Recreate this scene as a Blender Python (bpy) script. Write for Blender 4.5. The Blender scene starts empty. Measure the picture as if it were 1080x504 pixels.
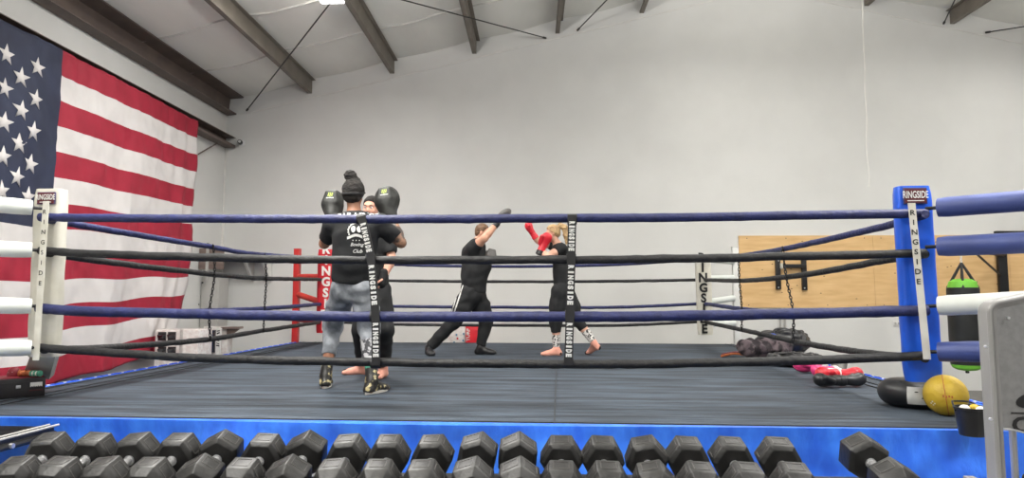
import bpy, bmesh, math, random
import numpy as np
from mathutils import Vector, Matrix, Quaternion, noise
from mathutils.bvhtree import BVHTree
R = math.radians
PI = math.pi
random.seed(7)
COL = bpy.context.scene.collection

# ------------------------------------------------------------------ camera
EYE = Vector((0.0, 0.0, 1.70))
F = 712.0
PITCH, YAW, ROLL = R(4.817), R(4.003), R(0.0)
cam_d = bpy.data.cameras.new('camera')
cam_d.sensor_width = 36.0
cam_d.lens = 36.0 * F / 1080.0
cam_d.clip_start = 0.05
cam_d.clip_end = 200
cam = bpy.data.objects.new('camera', cam_d)
COL.objects.link(cam)
cam.location = EYE
CR = Matrix.Rotation(YAW, 3, 'Z') @ Matrix.Rotation(PI / 2 + PITCH, 3, 'X') @ Matrix.Rotation(ROLL, 3, 'Z')
cam.rotation_euler = CR.to_euler()
bpy.context.scene.camera = cam


def at(px, py, Y):
    """the place in the room seen at a photo pixel, at distance Y in front of the eye"""
    d = CR @ Vector((px - 540.0, -(py - 252.0), -F))
    return EYE + d * (Y / d.y)


def onz(px, py, z):
    d = CR @ Vector((px - 540.0, -(py - 252.0), -F))
    return EYE + d * ((z - EYE.z) / d.z)


BA = R(2.25)          # the building is turned a little against the ring


def B(u, v, z):
    return Vector((u * math.cos(BA) - v * math.sin(BA), u * math.sin(BA) + v * math.cos(BA), z))


BROT = Matrix.Rotation(BA, 3, 'Z')


def atb(px, py, V):
    """same, but at building depth V (parallel to the back wall)"""
    d = CR @ Vector((px - 540.0, -(py - 252.0), -F))
    n = Vector((-math.sin(BA), math.cos(BA), 0))
    return EYE + d * (V / d.dot(n))


# ------------------------------------------------------------------ materials
def lin(c):
    c = c / 255.0
    return c / 12.92 if c <= 0.04045 else ((c + 0.055) / 1.055) ** 2.4


def rgb(t):
    return (lin(t[0]), lin(t[1]), lin(t[2]), 1.0)


def mat(name, c, rough=0.6, metal=0.0, c2=None, scale=6.0, stretch=(1, 1, 1), bump=0.0, bscale=None, spec=0.5,
        detail=3.0, lo=0.35, hi=0.65, emit=None):
    m = bpy.data.materials.new(name)
    m.use_nodes = True
    nt = m.node_tree
    b = nt.nodes['Principled BSDF']
    b.inputs['Roughness'].default_value = rough
    b.inputs['Metallic'].default_value = metal
    b.inputs['Specular IOR Level'].default_value = spec
    tc = nt.nodes.new('ShaderNodeTexCoord')
    mp = nt.nodes.new('ShaderNodeMapping')
    mp.inputs['Scale'].default_value = stretch
    nt.links.new(tc.outputs['Object'], mp.inputs['Vector'])
    nz = nt.nodes.new('ShaderNodeTexNoise')
    nz.inputs['Scale'].default_value = scale
    nz.inputs['Detail'].default_value = detail
    nt.links.new(mp.outputs['Vector'], nz.inputs['Vector'])
    rp = nt.nodes.new('ShaderNodeValToRGB')
    rp.color_ramp.elements[0].position = lo
    rp.color_ramp.elements[1].position = hi
    if c2 is None:
        c2 = tuple(max(0, x * 0.93) for x in c)
    rp.color_ramp.elements[0].color = rgb(c)
    rp.color_ramp.elements[1].color = rgb(c2)
    nt.links.new(nz.outputs['Fac'], rp.inputs['Fac'])
    nt.links.new(rp.outputs['Color'], b.inputs['Base Color'])
    if bump:
        bp = nt.nodes.new('ShaderNodeBump')
        bp.inputs['Strength'].default_value = bump
        bp.inputs['Distance'].default_value = 0.02
        n2 = nt.nodes.new('ShaderNodeTexNoise')
        n2.inputs['Scale'].default_value = bscale or scale
        n2.inputs['Detail'].default_value = 4
        nt.links.new(mp.outputs['Vector'], n2.inputs['Vector'])
        nt.links.new(n2.outputs['Fac'], bp.inputs['Height'])
        nt.links.new(bp.outputs['Normal'], b.inputs['Normal'])
    if emit:
        b.inputs['Emission Color'].default_value = (1, 1, 1, 1)
        b.inputs['Emission Strength'].default_value = emit
    return m


M = {}
M['wall'] = mat('painted_wall', (216, 216, 213), 0.75, c2=(210, 210, 207), scale=1.2, bump=0.05, bscale=30)
M['ceiling'] = mat('white_insulation_vinyl', (236, 236, 230), 0.6, c2=(228, 228, 222), scale=0.8, bump=1.0, bscale=1.3, stretch=(1.6, .5, 1))
M['floor'] = mat('bounce_grey_floor', (118, 117, 114), 0.7, c2=(104, 103, 100), scale=9)  # unseen floor, coloured lighter to bounce light up to the ceiling
M['steel'] = mat('brown_grey_steel', (128, 121, 111), 0.55, c2=(116, 109, 100), scale=3)
M['steel_dark'] = mat('dark_primer_steel', (104, 90, 82), 0.55, c2=(90, 78, 72), scale=3)
M['steel_lit'] = mat('lit_beam_steel', (150, 146, 142), 0.5, c2=(140, 136, 132), scale=3)  # brighter copy of the beam steel, lit look put into the colour
M['ceil_seam'] = mat('insulation_seam', (206, 204, 198), 0.6)
M['rod'] = mat('dark_rod', (50, 48, 46), 0.5)
M['whitepaint'] = mat('white_paint', (226, 224, 220), 0.5)
M['ply'] = mat('plywood', (226, 190, 136), 0.6, c2=(210, 170, 116), scale=2.2, stretch=(1, 1, 7), detail=6, lo=0.3, hi=0.7)
M['knot'] = mat('plywood_knot', (120, 82, 50), 0.7)
M['canvas'] = mat('ring_canvas', (36, 42, 50), 0.75, c2=(68, 78, 90), scale=2.2, stretch=(0.5, 3.4, 1), detail=9, lo=0.36,
                  hi=0.64, bump=0.7, bscale=4.5, spec=0.4)
M['canvas_edge'] = mat('ring_canvas_border', (44, 47, 52), 0.6, c2=(60, 64, 70), scale=2, stretch=(1, 1, 1), spec=0.4)
M['seam'] = mat('canvas_seam', (44, 47, 52), 0.7)
M['skirt'] = mat('blue_vinyl_skirt', (62, 132, 252), 0.34, c2=(44, 104, 234), scale=5, stretch=(1.6, 1, .7), bump=1.0, bscale=7, spec=0.5)
M['blue_trim'] = mat('blue_lacing', (40, 80, 190), 0.5)
M['wood_frame'] = mat('platform_frame', (90, 70, 50), 0.8)
M['rope_blue'] = mat('blue_rope_cover', (34, 41, 92), 0.55, c2=(25, 31, 74), scale=14, stretch=(1, 1, 1), bump=0.5, bscale=24)
M['rope_black'] = mat('black_rope_cover', (28, 28, 30), 0.55, c2=(19, 19, 21), scale=14, bump=0.5, bscale=24)
M['pad_blue'] = mat('blue_vinyl_pad', (28, 96, 220), 0.35, c2=(24, 84, 204), scale=5, bump=0.45, bscale=5)
M['pad_white'] = mat('cream_vinyl_pad', (214, 211, 200), 0.5, c2=(200, 196, 182), scale=5, bump=0.4, bscale=7)
M['pad_red'] = mat('red_vinyl_pad', (196, 26, 40), 0.45, c2=(182, 22, 36), scale=5, bump=0.2)
M['cover_white'] = mat('white_foam_sleeve', (216, 220, 216), 0.5, c2=(204, 208, 202), scale=4, bump=0.15)
M['cover_blue'] = mat('blue_foam_sleeve', (62, 76, 134), 0.5, c2=(54, 67, 122), scale=4, bump=0.15)
M['cover_red'] = mat('red_foam_sleeve', (196, 62, 50), 0.5, c2=(180, 48, 42), scale=4)
M['strap_white'] = mat('white_strap', (216, 214, 204), 0.6, c2=(202, 198, 186), scale=8)
M['strap_black'] = mat('black_strap', (28, 28, 30), 0.6)
M['ink'] = mat('black_ink', (18, 18, 20), 0.6)
M['ink_w'] = mat('white_ink', (226, 226, 222), 0.6)
M['ink_r'] = mat('red_ink', (190, 30, 34), 0.6)
M['patch'] = mat('dark_red_patch', (86, 18, 26), 0.5)
M['patch_edge'] = mat('patch_border', (60, 50, 90), 0.5)
M['post_red'] = mat('red_post_paint', (190, 40, 38), 0.4)
M['post_white'] = mat('white_post_paint', (222, 222, 218), 0.4)
M['post_blue'] = mat('blue_post_paint', (30, 80, 200), 0.4)
M['chain'] = mat('black_chain', (26, 26, 28), 0.4, 0.5)
M['flag_red'] = mat('flag_red', (158, 28, 52), 0.75, c2=(146, 24, 46), scale=3)
M['flag_white'] = mat('flag_white', (214, 210, 208), 0.75, c2=(204, 200, 198), scale=3)
M['flag_navy'] = mat('flag_navy', (38, 45, 70), 0.75, c2=(33, 39, 61), scale=3)
M['rubber'] = mat('black_rubber_hex', (14, 14, 14), 0.46, c2=(28, 27, 26), scale=18, bump=0.12, bscale=50, spec=0.5)
M['rubber_mark'] = mat('moulded_mark', (84, 82, 80), 0.5)
M['chrome'] = mat('chrome', (224, 224, 226), 0.3, 0.75)
M['black_steel'] = mat('black_powder_coat', (24, 24, 26), 0.4, spec=0.5)
M['shroud'] = mat('grey_shroud_panel', (124, 124, 124), 0.5, c2=(114, 114, 114), scale=40, bump=0.1, bscale=200)
M['shroud_rim'] = mat('grey_shroud_rim', (138, 137, 136), 0.35, c2=(128, 127, 126), scale=6)
M['skin_a'] = mat('tan_skin', (156, 110, 84), 0.5, c2=(146, 100, 76), scale=12)
M['tattoo'] = mat('tattooed_skin', (150, 112, 88), 0.5, c2=(66, 56, 52), scale=16, lo=0.42, hi=0.56, detail=5)
M['skin_b'] = mat('pink_skin', (218, 164, 140), 0.5, c2=(208, 150, 128), scale=12)
M['skin_c'] = mat('fair_skin', (214, 164, 138), 0.5, c2=(204, 150, 126), scale=12)
M['skin_d'] = mat('light_skin', (222, 174, 150), 0.5, c2=(212, 160, 138), scale=12)
M['cloth_black'] = mat('black_cotton', (20, 21, 23), 0.85, c2=(27, 28, 30), scale=9, bump=0.4, bscale=10)
M['cloth_black2'] = mat('black_jersey', (20, 21, 23), 0.85, c2=(27, 28, 30), scale=9, bump=0.3, bscale=10)
M['cloth_grey'] = mat('heather_grey_fleece', (146, 150, 156), 0.85, c2=(116, 120, 126), scale=16, bump=0.6, bscale=9)
M['pattern'] = mat('grey_patterned_knit', (176, 176, 178), 0.8, c2=(62, 62, 66), scale=26, lo=0.46, hi=0.54)
M['sock_print'] = mat('printed_sock', (222, 218, 214), 0.8, c2=(40, 40, 44), scale=36, lo=0.5, hi=0.56)
M['sock_pink'] = mat('pink_sock', (236, 168, 148), 0.8)
M['shoe_black'] = mat('black_gold_shoe', (26, 25, 24), 0.45, c2=(170, 158, 116), scale=24, lo=0.56, hi=0.62)
M['sole'] = mat('white_sole', (214, 210, 202), 0.6)
M['hair_black'] = mat('black_hair', (22, 19, 18), 0.85, c2=(42, 37, 34), scale=14, stretch=(1, 1, 4), bump=0.8, bscale=40)
M['hair_brown'] = mat('brown_hair', (122, 92, 66), 0.55, c2=(92, 66, 46), scale=20, bump=0.6, bscale=40)
M['hair_blonde'] = mat('blonde_hair', (206, 176, 130), 0.55, c2=(150, 118, 80), scale=20, stretch=(1, 3, 1), bump=0.6, bscale=40)
M['eye_white'] = mat('eye_white', (230, 226, 222), 0.3)
M['eye_dark'] = mat('dark_iris', (40, 28, 22), 0.3)
M['lips'] = mat('lips', (170, 96, 88), 0.5)
M['mitt'] = mat('black_leather_mitt', (24, 25, 24), 0.6, c2=(44, 45, 42), scale=16, bump=0.3, bscale=14)
M['green'] = mat('green_print', (170, 190, 80), 0.6)
M['glove_red'] = mat('red_leather', (214, 40, 56), 0.35, c2=(196, 30, 46), scale=8, bump=0.2, bscale=14)
M['glove_pink'] = mat('pink_leather', (214, 62, 124), 0.4, c2=(196, 50, 108), scale=8, bump=0.2)
M['glove_black'] = mat('black_leather', (26, 26, 28), 0.4, c2=(36, 36, 38), scale=8, bump=0.2)
M['glove_grey'] = mat('grey_leather', (104, 102, 100), 0.5, c2=(88, 86, 84), scale=8)
M['bag_cloth'] = mat('mauve_check_cloth', (88, 76, 80), 0.85, c2=(44, 37, 41), scale=11, lo=0.45, hi=0.55)
M['yellow'] = mat('mustard_leather', (190, 160, 44), 0.5, c2=(172, 142, 34), scale=9, bump=0.25, bscale=40)
M['vinyl_black'] = mat('black_vinyl', (26, 27, 30), 0.4, spec=0.5)
M['lime'] = mat('lime_green_vinyl', (120, 200, 62), 0.5)
M['heavy'] = mat('black_bag_vinyl', (20, 22, 22), 0.55, c2=(27, 29, 29), scale=7, bump=0.1)
M['brownwood'] = mat('grey_brown_board', (128, 112, 104), 0.7, c2=(110, 94, 88), scale=4, stretch=(1, 1, 5))
M['grey_box'] = mat('grey_cabinet_paint', (176, 174, 170), 0.5, c2=(168, 166, 162), scale=3)
M['silver'] = mat('silver_duct', (112, 112, 116), 0.22, 0.95, bump=0.2, bscale=20)
M['red_plastic'] = mat('red_plastic', (216, 36, 50), 0.4)
M['white_card'] = mat('white_carton', (224, 222, 218), 0.7, c2=(206, 196, 192), scale=16)
M['dots_blue'] = mat('blue_spots', (96, 130, 160), 0.7)
M['dark_red'] = mat('dark_red_cloth', (120, 16, 34), 0.6)
M['orange'] = mat('orange_brown_wrap', (176, 98, 56), 0.8, c2=(150, 80, 44), scale=30)
M['teal'] = mat('teal_wrap', (90, 168, 140), 0.8, c2=(60, 130, 108), scale=30)
M['case'] = mat('black_case', (26, 24, 26), 0.5, c2=(36, 33, 35), scale=5)
M['cord'] = mat('white_cord', (228, 226, 220), 0.6)
M['lamp_white'] = mat('lamp_housing', (220, 220, 220), 0.4)
M['glow'] = mat('led_panel', (255, 255, 255), 0.4, emit=30.0)


# ------------------------------------------------------------------ mesh builder
class MB:
    def __init__(s):
        s.bm = bmesh.new()
        s.mats = []

    def mi(s, m):
        m = M[m] if isinstance(m, str) else m
        if m not in s.mats:
            s.mats.append(m)
        return s.mats.index(m)

    def raw(s, verts, faces, m, smooth=True):
        i = s.mi(m)
        vs = [s.bm.verts.new(v) for v in verts]
        out = []
        for f in faces:
            try:
                fc = s.bm.faces.new([vs[k] for k in f])
                fc.material_index = i
                fc.smooth = smooth
                out.append(fc)
            except ValueError:
                pass
        return vs, out

    def box(s, c, size, m, rot=None, bevel=0.0):
        rot = rot or Matrix.Identity(3)
        c = Vector(c)
        b2 = bmesh.new()
        bmesh.ops.create_cube(b2, size=1.0)
        for v in b2.verts:
            v.co = Vector((v.co.x * size[0], v.co.y * size[1], v.co.z * size[2]))
        if bevel:
            bmesh.ops.bevel(b2, geom=b2.edges[:] + b2.verts[:], offset=bevel, segments=2, profile=0.6, affect='EDGES')
        b2.verts.index_update()
        vs = [c + rot @ v.co for v in b2.verts]
        fs = [[v.index for v in f.verts] for f in b2.faces]
        b2.free()
        s.raw(vs, fs, m)
        return s

    def cyl(s, a, b, r1, r2=None, m=None, n=16, caps=True):
        r2 = r1 if r2 is None else r2
        a = Vector(a)
        b = Vector(b)
        return s.tube([a, b], [r1, r2], m, n, caps)

    def tube(s, pts, r, m, n=10, caps=True, closed=False):
        pts = [Vector(p) for p in pts]
        k = len(pts)
        rs = r if isinstance(r, (list, tuple)) else [r] * k
        vs = []
        up = None
        for i, p in enumerate(pts):
            if closed:
                t = pts[(i + 1) % k] - pts[i - 1]
            else:
                t = pts[min(i + 1, k - 1)] - pts[max(i - 1, 0)]
            t.normalize()
            if up is None:
                up = Vector((0, 0, 1)) if abs(t.z) < 0.9 else Vector((1, 0, 0))
                up = (up - t * up.dot(t)).normalized()
            else:
                up = (up - t * up.dot(t))
                up.normalize()
            sd = t.cross(up)
            for j in range(n):
                a = 2 * PI * j / n
                vs.append(p + (up * math.cos(a) + sd * math.sin(a)) * rs[i])
        fs = []
        for i in range(k if closed else k - 1):
            i2 = (i + 1) % k
            for j in range(n):
                j2 = (j + 1) % n
                fs.append([i * n + j, i * n + j2, i2 * n + j2, i2 * n + j])
        if caps and not closed:
            fs.append(list(range(n)))
            fs.append([(k - 1) * n + j for j in reversed(range(n))])
        s.raw(vs, fs, m)
        return s

    def lathe(s, prof, m, n=24, mtx=None):
        mtx = mtx or Matrix.Identity(4)
        vs, fs = [], []
        for (r, z) in prof:
            for j in range(n):
                a = 2 * PI * j / n
                vs.append(mtx @ Vector((r * math.cos(a), r * math.sin(a), z)))
        for i in range(len(prof) - 1):
            for j in range(n):
                j2 = (j + 1) % n
                fs.append([i * n + j, i * n + j2, (i + 1) * n + j2, (i + 1) * n + j])
        fs.append(list(reversed(range(n))))
        fs.append([(len(prof) - 1) * n + j for j in range(n)])
        s.raw(vs, fs, m)
        return s

    def prism(s, poly, o, ex, ey, ez, t, m):
        """2-D outline in the plane (ex, ey) at o, given thickness t along ez"""
        o, ex, ey, ez = Vector(o), Vector(ex), Vector(ey), Vector(ez)
        k = len(poly)
        vs = [o + ex * x + ey * y for x, y in poly] + [o + ex * x + ey * y + ez * t for x, y in poly]
        fs = [list(range(k)), [k + i for i in reversed(range(k))]]
        for i in range(k):
            j = (i + 1) % k
            fs.append([i, i + k, j + k, j])
        s.raw(vs, fs, m, smooth=False)
        return s

    def ell(s, c, rad, m, rot=None, n=16):
        rot = rot or Matrix.Identity(3)
        c = Vector(c)
        b2 = bmesh.new()
        bmesh.ops.create_uvsphere(b2, u_segments=n, v_segments=max(6, n // 2), radius=1.0)
        b2.verts.index_update()
        vs = [c + rot @ Vector((v.co.x * rad[0], v.co.y * rad[1], v.co.z * rad[2])) for v in b2.verts]
        fs = [[v.index for v in f.verts] for f in b2.faces]
        b2.free()
        s.raw(vs, fs, m)
        return s

    def text(s, txt, o, ex, ey, h, m, depth=0.002, wide=1.0, bold=0.0, fn=None, shear=0.0):
        """lettering centred on o; fn may move every point (to lie on a curved surface)"""
        vs, fs = glyphs(txt, bold, shear)
        o, ex, ey = Vector(o), Vector(ex).normalized(), Vector(ey).normalized()
        ez = ex.cross(ey)
        if fn:
            out = [fn(x * h * wide, y * h) for x, y in vs]
            s.raw(out, fs, m, smooth=False)
        else:
            k = len(vs)
            top = [o + ex * (x * h * wide) + ey * (y * h) + ez * depth for x, y in vs]
            s.raw(top, fs, m, smooth=False)
        return s

    def build(s, name, parent=None, loc=None, label=None, sharp=35, world=True):
        me = bpy.data.meshes.new(name)
        bmesh.ops.recalc_face_normals(s.bm, faces=s.bm.faces[:]) if getattr(s, 'fixn', True) else None
        s.bm.to_mesh(me)
        s.bm.free()
        for m in s.mats:
            me.materials.append(m)
        if sharp is not None:
            me.set_sharp_from_angle(angle=R(sharp))
        o = bpy.data.objects.new(name, me)
        COL.objects.link(o)
        base = loc
        if base is None and parent is not None and world:
            p = parent
            base = Vector((0, 0, 0))
            while p is not None:
                base += p.location
                p = p.parent
            # vertices were given in room coordinates: bring them to the parent's frame
            me.transform(Matrix.Translation(-base))
        elif loc is not None:
            me.transform(Matrix.Translation(-Vector(loc)))
            o.location = loc
        if parent is not None:
            o.parent = parent
        if label:
            o['label'] = label
        return o


_G = {}


def glyphs(txt, bold=0.0, shear=0.0):
    key = (txt, bold, shear)
    if key in _G:
        return _G[key]
    cu = bpy.data.curves.new('t', 'FONT')
    cu.body = txt
    cu.size = 1.0
    cu.align_x = 'CENTER'
    cu.align_y = 'CENTER'
    cu.offset = bold
    cu.shear = shear
    cu.resolution_u = 3
    ob = bpy.data.objects.new('t', cu)
    COL.objects.link(ob)
    dg = bpy.context.evaluated_depsgraph_get()
    me = bpy.data.meshes.new_from_object(ob.evaluated_get(dg))
    ys = [v.co.y for v in me.vertices]
    xs = [v.co.x for v in me.vertices]
    cy = (min(ys) + max(ys)) / 2
    cx = (min(xs) + max(xs)) / 2
    hh = max(max(ys) - min(ys), 1e-3)
    vs = [((v.co.x - cx) / hh, (v.co.y - cy) / hh) for v in me.vertices]   # height of the line = 1
    fs = [list(p.vertices) for p in me.polygons]
    bpy.data.objects.remove(ob)
    bpy.data.curves.remove(cu)
    bpy.data.meshes.remove(me)
    _G[key] = (vs, fs)
    return _G[key]


def tag(o, label=None, cat=None, group=None, kind=None):
    if label:
        o['label'] = label
    if cat:
        o['category'] = cat
    if group:
        o['group'] = group
    if kind:
        o['kind'] = kind
    return o


def thing(name, label, cat, loc=(0, 0, 0), group=None, rot=None):
    o = bpy.data.objects.new(name, None)
    o.empty_display_size = 0.1
    COL.objects.link(o)
    o.location = loc
    if rot:
        o.rotation_euler = rot
    return tag(o, label, cat, group)


def copy_tree(o, parent=None):
    c = o.copy()
    COL.objects.link(c)
    c.parent = parent
    for ch in list(o.children):
        copy_tree(ch, c)
    return c


def catmull(pts, n=8):
    pts = [Vector(p) for p in pts]
    out = []
    k = len(pts)
    for i in range(k - 1):
        p0, p1, p2, p3 = pts[max(i - 1, 0)], pts[i], pts[i + 1], pts[min(i + 2, k - 1)]
        for j in range(n):
            t = j / n
            out.append(0.5 * ((2 * p1) + (p2 - p0) * t + (2 * p0 - 5 * p1 + 4 * p2 - p3) * t * t + (3 * p1 - p0 - 3 * p2 + p3) * t ** 3))
    out.append(pts[-1])
    return out


# ------------------------------------------------------------------ smooth solid bodies (distance field -> one surface)
def V3(p):
    return np.array([p[0], p[1], p[2]], dtype=np.float32)


class Solid:
    def __init__(s):
        s.pr = []

    def cone(s, a, b, r1, r2, k=0.03, flat=None, sq=1.0, cap=False, capa=False):
        s.pr.append(('c', V3(a), V3(b), r1, r2, k, None if flat is None else V3(Vector(flat).normalized()), sq, cap, capa))
        return s

    def ell(s, c, rad, rot=None, k=0.03):
        rot = rot or Matrix.Identity(3)
        s.pr.append(('e', V3(c), tuple(rad), np.array(rot, dtype=np.float32), k))
        return s

    def sub_ell(s, c, rad, rot=None, k=0.01):
        rot = rot or Matrix.Identity(3)
        s.pr.append(('s', V3(c), tuple(rad), np.array(rot, dtype=np.float32), k))
        return s

    def cut(s, p, n):
        s.pr.append(('p', V3(p), V3(Vector(n).normalized())))
        return s

    def mesh(s, h=0.008, wr=0.0, wf=14.0):
        lo = np.array([1e9] * 3)
        hi = -lo
        for p in s.pr:
            if p[0] == 'c':
                r = max(p[3], p[4]) + 0.02
                for q in (p[1], p[2]):
                    lo = np.minimum(lo, q - r)
                    hi = np.maximum(hi, q + r)
            elif p[0] == 'e':
                r = max(p[2]) + 0.02
                lo = np.minimum(lo, p[1] - r)
                hi = np.maximum(hi, p[1] + r)
        lo -= 3 * h
        hi += 3 * h
        n = np.ceil((hi - lo) / h).astype(int) + 1
        ax = [(lo[i] + h * np.arange(n[i])).astype(np.float32) for i in range(3)]
        D = np.full(n, 0.5, dtype=np.float32)
        for p in s.pr:
            if p[0] == 'p':
                X = ax[0][:, None, None]
                Yy = ax[1][None, :, None]
                Z = ax[2][None, None, :]
                d = (X - p[1][0]) * p[2][0] + (Yy - p[1][1]) * p[2][1] + (Z - p[1][2]) * p[2][2]
                D = np.maximum(D, d.astype(np.float32))
                continue
            if p[0] == 'c':
                r = max(p[3], p[4]) + p[5] + 4 * h
                a = np.minimum(p[1], p[2]) - r
                b = np.maximum(p[1], p[2]) + r
            else:
                r = max(p[2]) + p[4] + 4 * h
                a = p[1] - r
                b = p[1] + r
            i0 = np.maximum(((a - lo) / h).astype(int), 0)
            i1 = np.minimum(((b - lo) / h).astype(int) + 2, n)
            if (i1 <= i0).any():
                continue
            X = ax[0][i0[0]:i1[0], None, None]
            Yy = ax[1][None, i0[1]:i1[1], None]
            Z = ax[2][None, None, i0[2]:i1[2]]
            sl = (slice(i0[0], i1[0]), slice(i0[1], i1[1]), slice(i0[2], i1[2]))
            if p[0] == 'c':
                _, A, Bq, r1, r2, k, fl, sq, cap, capa = p
                dx, dy, dz = X - A[0], Yy - A[1], Z - A[2]
                ab = Bq - A
                L2 = float(ab @ ab) + 1e-9
                t = (dx * ab[0] + dy * ab[1] + dz * ab[2]) / L2
                tc = np.clip(t, 0, 1)
                ex, ey, ez = dx - ab[0] * tc, dy - ab[1] * tc, dz - ab[2] * tc
                q = ex * ex + ey * ey + ez * ez
                if fl is not None:
                    w = ex * fl[0] + ey * fl[1] + ez * fl[2]
                    q = q + w * w * (sq * sq - 1)
                d = np.sqrt(np.maximum(q, 0)) - (r1 + (r2 - r1) * tc)
                if cap:
                    d = np.maximum(d, (t - 1) * math.sqrt(L2))
                if capa:
                    d = np.maximum(d, -t * math.sqrt(L2))
            else:
                _, c, rad, rot, k = p
                dx, dy, dz = X - c[0], Yy - c[1], Z - c[2]
                l = [dx * rot[0, i] + dy * rot[1, i] + dz * rot[2, i] for i in range(3)]
                k0 = np.sqrt(sum((l[i] / rad[i]) ** 2 for i in range(3)))
                k1 = np.sqrt(sum((l[i] / rad[i] ** 2) ** 2 for i in range(3))) + 1e-6
                d = k0 * (k0 - 1) / k1
                d = np.where(k0 < 0.05, -min(rad), d)
            o = D[sl]
            if p[0] == 's':
                hh = np.maximum(k - np.abs(o + d), 0) / k
                D[sl] = np.maximum(o, -d) + hh * hh * k * 0.25
            else:
                hh = np.maximum(k - np.abs(o - d), 0) / k
                D[sl] = np.minimum(o, d) - hh * hh * k * 0.25
        if wr:
            X = ax[0][:, None, None]
            Yy = ax[1][None, :, None]
            Z = ax[2][None, None, :]
            w = np.sin(wf * (1.2 * X + Z * 1.7) + 3 * np.sin(wf * 0.5 * (X - Z + Yy))) + 0.7 * np.sin(wf * 1.9 * (Z - 0.8 * X + 0.6 * Yy) + 2.3 * np.sin(wf * .7 * (X + Yy)))
            D = D + (wr * w).astype(np.float32)
        return surface_net(D, lo, h)


def surface_net(D, lo, h):
    S = D < 0
    nx, ny, nz = D.shape
    c = S[:-1, :-1, :-1].astype(np.int8)
    cnt = np.zeros((nx - 1, ny - 1, nz - 1), dtype=np.int8)
    for i in (0, 1):
        for j in (0, 1):
            for k in (0, 1):
                cnt += S[i:nx - 1 + i, j:ny - 1 + j, k:nz - 1 + k]
    act = (cnt > 0) & (cnt < 8)
    idx = np.full(act.shape, -1, dtype=np.int64)
    cells = np.argwhere(act)
    idx[act] = np.arange(len(cells))
    acc = np.zeros((len(cells), 3))
    num = np.zeros(len(cells))
    cx, cy, cz = cells.T
    for (i, j, k, a) in [(0, 0, 0, 0), (0, 1, 0, 0), (0, 0, 1, 0), (0, 1, 1, 0), (0, 0, 0, 1), (1, 0, 0, 1), (0, 0, 1, 1), (1, 0, 1, 1),
                         (0, 0, 0, 2), (1, 0, 0, 2), (0, 1, 0, 2), (1, 1, 0, 2)]:
        d0 = D[cx + i, cy + j, cz + k]
        e = [i, j, k]
        e2 = list(e)
        e2[a] += 1
        d1 = D[cx + e2[0], cy + e2[1], cz + e2[2]]
        m = (d0 < 0) != (d1 < 0)
        t = np.where(m, d0 / np.where(m, d0 - d1, 1), 0)
        pos = np.stack([cx + i, cy + j, cz + k], 1).astype(float)
        pos[:, a] += t
        acc[m] += pos[m]
        num[m] += 1
    vs = acc / num[:, None]
    faces = []
    for a in range(3):
        s0 = [slice(1, -1)] * 3
        s1 = [slice(1, -1)] * 3
        s0[a] = slice(0, -1)
        s1[a] = slice(1, None)
        A = S[tuple(s0)]
        Bb = S[tuple(s1)]
        x = np.argwhere(A != Bb)
        flip = A[A != Bb]
        off = np.array([1, 1, 1])
        off[a] = 0
        x = x + off
        b, c2 = (a + 1) % 3, (a + 2) % 3
        eb = np.zeros(3, int)
        eb[b] = 1
        ec = np.zeros(3, int)
        ec[c2] = 1
        q = [idx[tuple((x - eb - ec).T)], idx[tuple((x - ec).T)], idx[tuple(x.T)], idx[tuple((x - eb).T)]]
        q = np.stack(q, 1)
        q[~flip] = q[~flip][:, ::-1]
        faces.append(q)
    faces = np.concatenate(faces)
    return vs * h + lo, faces


def solid_obj(name, so, m, parent=None, h=0.008, wr=0.0, wf=14.0, label=None, matfn=None, world=True, smooth_it=2):
    vs, fs = so.mesh(h, wr, wf)
    me = bpy.data.meshes.new(name)
    base = Vector((0, 0, 0))
    p = parent
    if world:
        while p is not None:
            base += p.location
            p = p.parent
    me.from_pydata((vs - np.array(base)).tolist(), [], fs.tolist())
    bm = bmesh.new()
    bm.from_mesh(me)
    for _ in range(smooth_it):
        bmesh.ops.smooth_vert(bm, verts=bm.verts[:], factor=0.5, use_axis_x=True, use_axis_y=True, use_axis_z=True)
    mats = m if isinstance(m, list) else [m]
    for f in bm.faces:
        f.smooth = True
        if matfn:
            f.material_index = matfn(f.calc_center_median() + base)
    bm.to_mesh(me)
    bm.free()
    for q in mats:
        me.materials.append(M[q] if isinstance(q, str) else q)
    o = bpy.data.objects.new(name, me)
    COL.objects.link(o)
    if parent is not None:
        o.parent = parent
    if label:
        o['label'] = label
    return o

def onplane(px, py, p0, n):
    d = CR @ Vector((px - 540.0, -(py - 252.0), -F))
    n = Vector(n)
    t = (Vector(p0) - EYE).dot(n) / d.dot(n)
    return EYE + d * t


# ================================================================== THE SETTING
VB = 12.6
UL = -5.89
UR = 14.6
URG = 4.4
SL = 0.235
UN = Vector((math.cos(BA), math.sin(BA), 0))
VN = Vector((-math.sin(BA), math.cos(BA), 0))
ZV = Vector((0, 0, 1))
ZE = atb(239, 106, VB).z
_z2 = atb(508, 41, VB)
SL = (_z2.z - ZE) / (_z2.dot(UN) - UL)
ZR = ZE + SL * (URG - UL)
print('eave', ZE, 'slope', SL, 'ridge', ZR, 'corner u', atb(236, 200, VB).dot(UN))


def zc(u):
    return ZE + SL * (u - UL) if u < URG else ZR - SL * (u - URG)


def struct(name, mb):
    return tag(mb.build(name), kind='structure')


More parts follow.
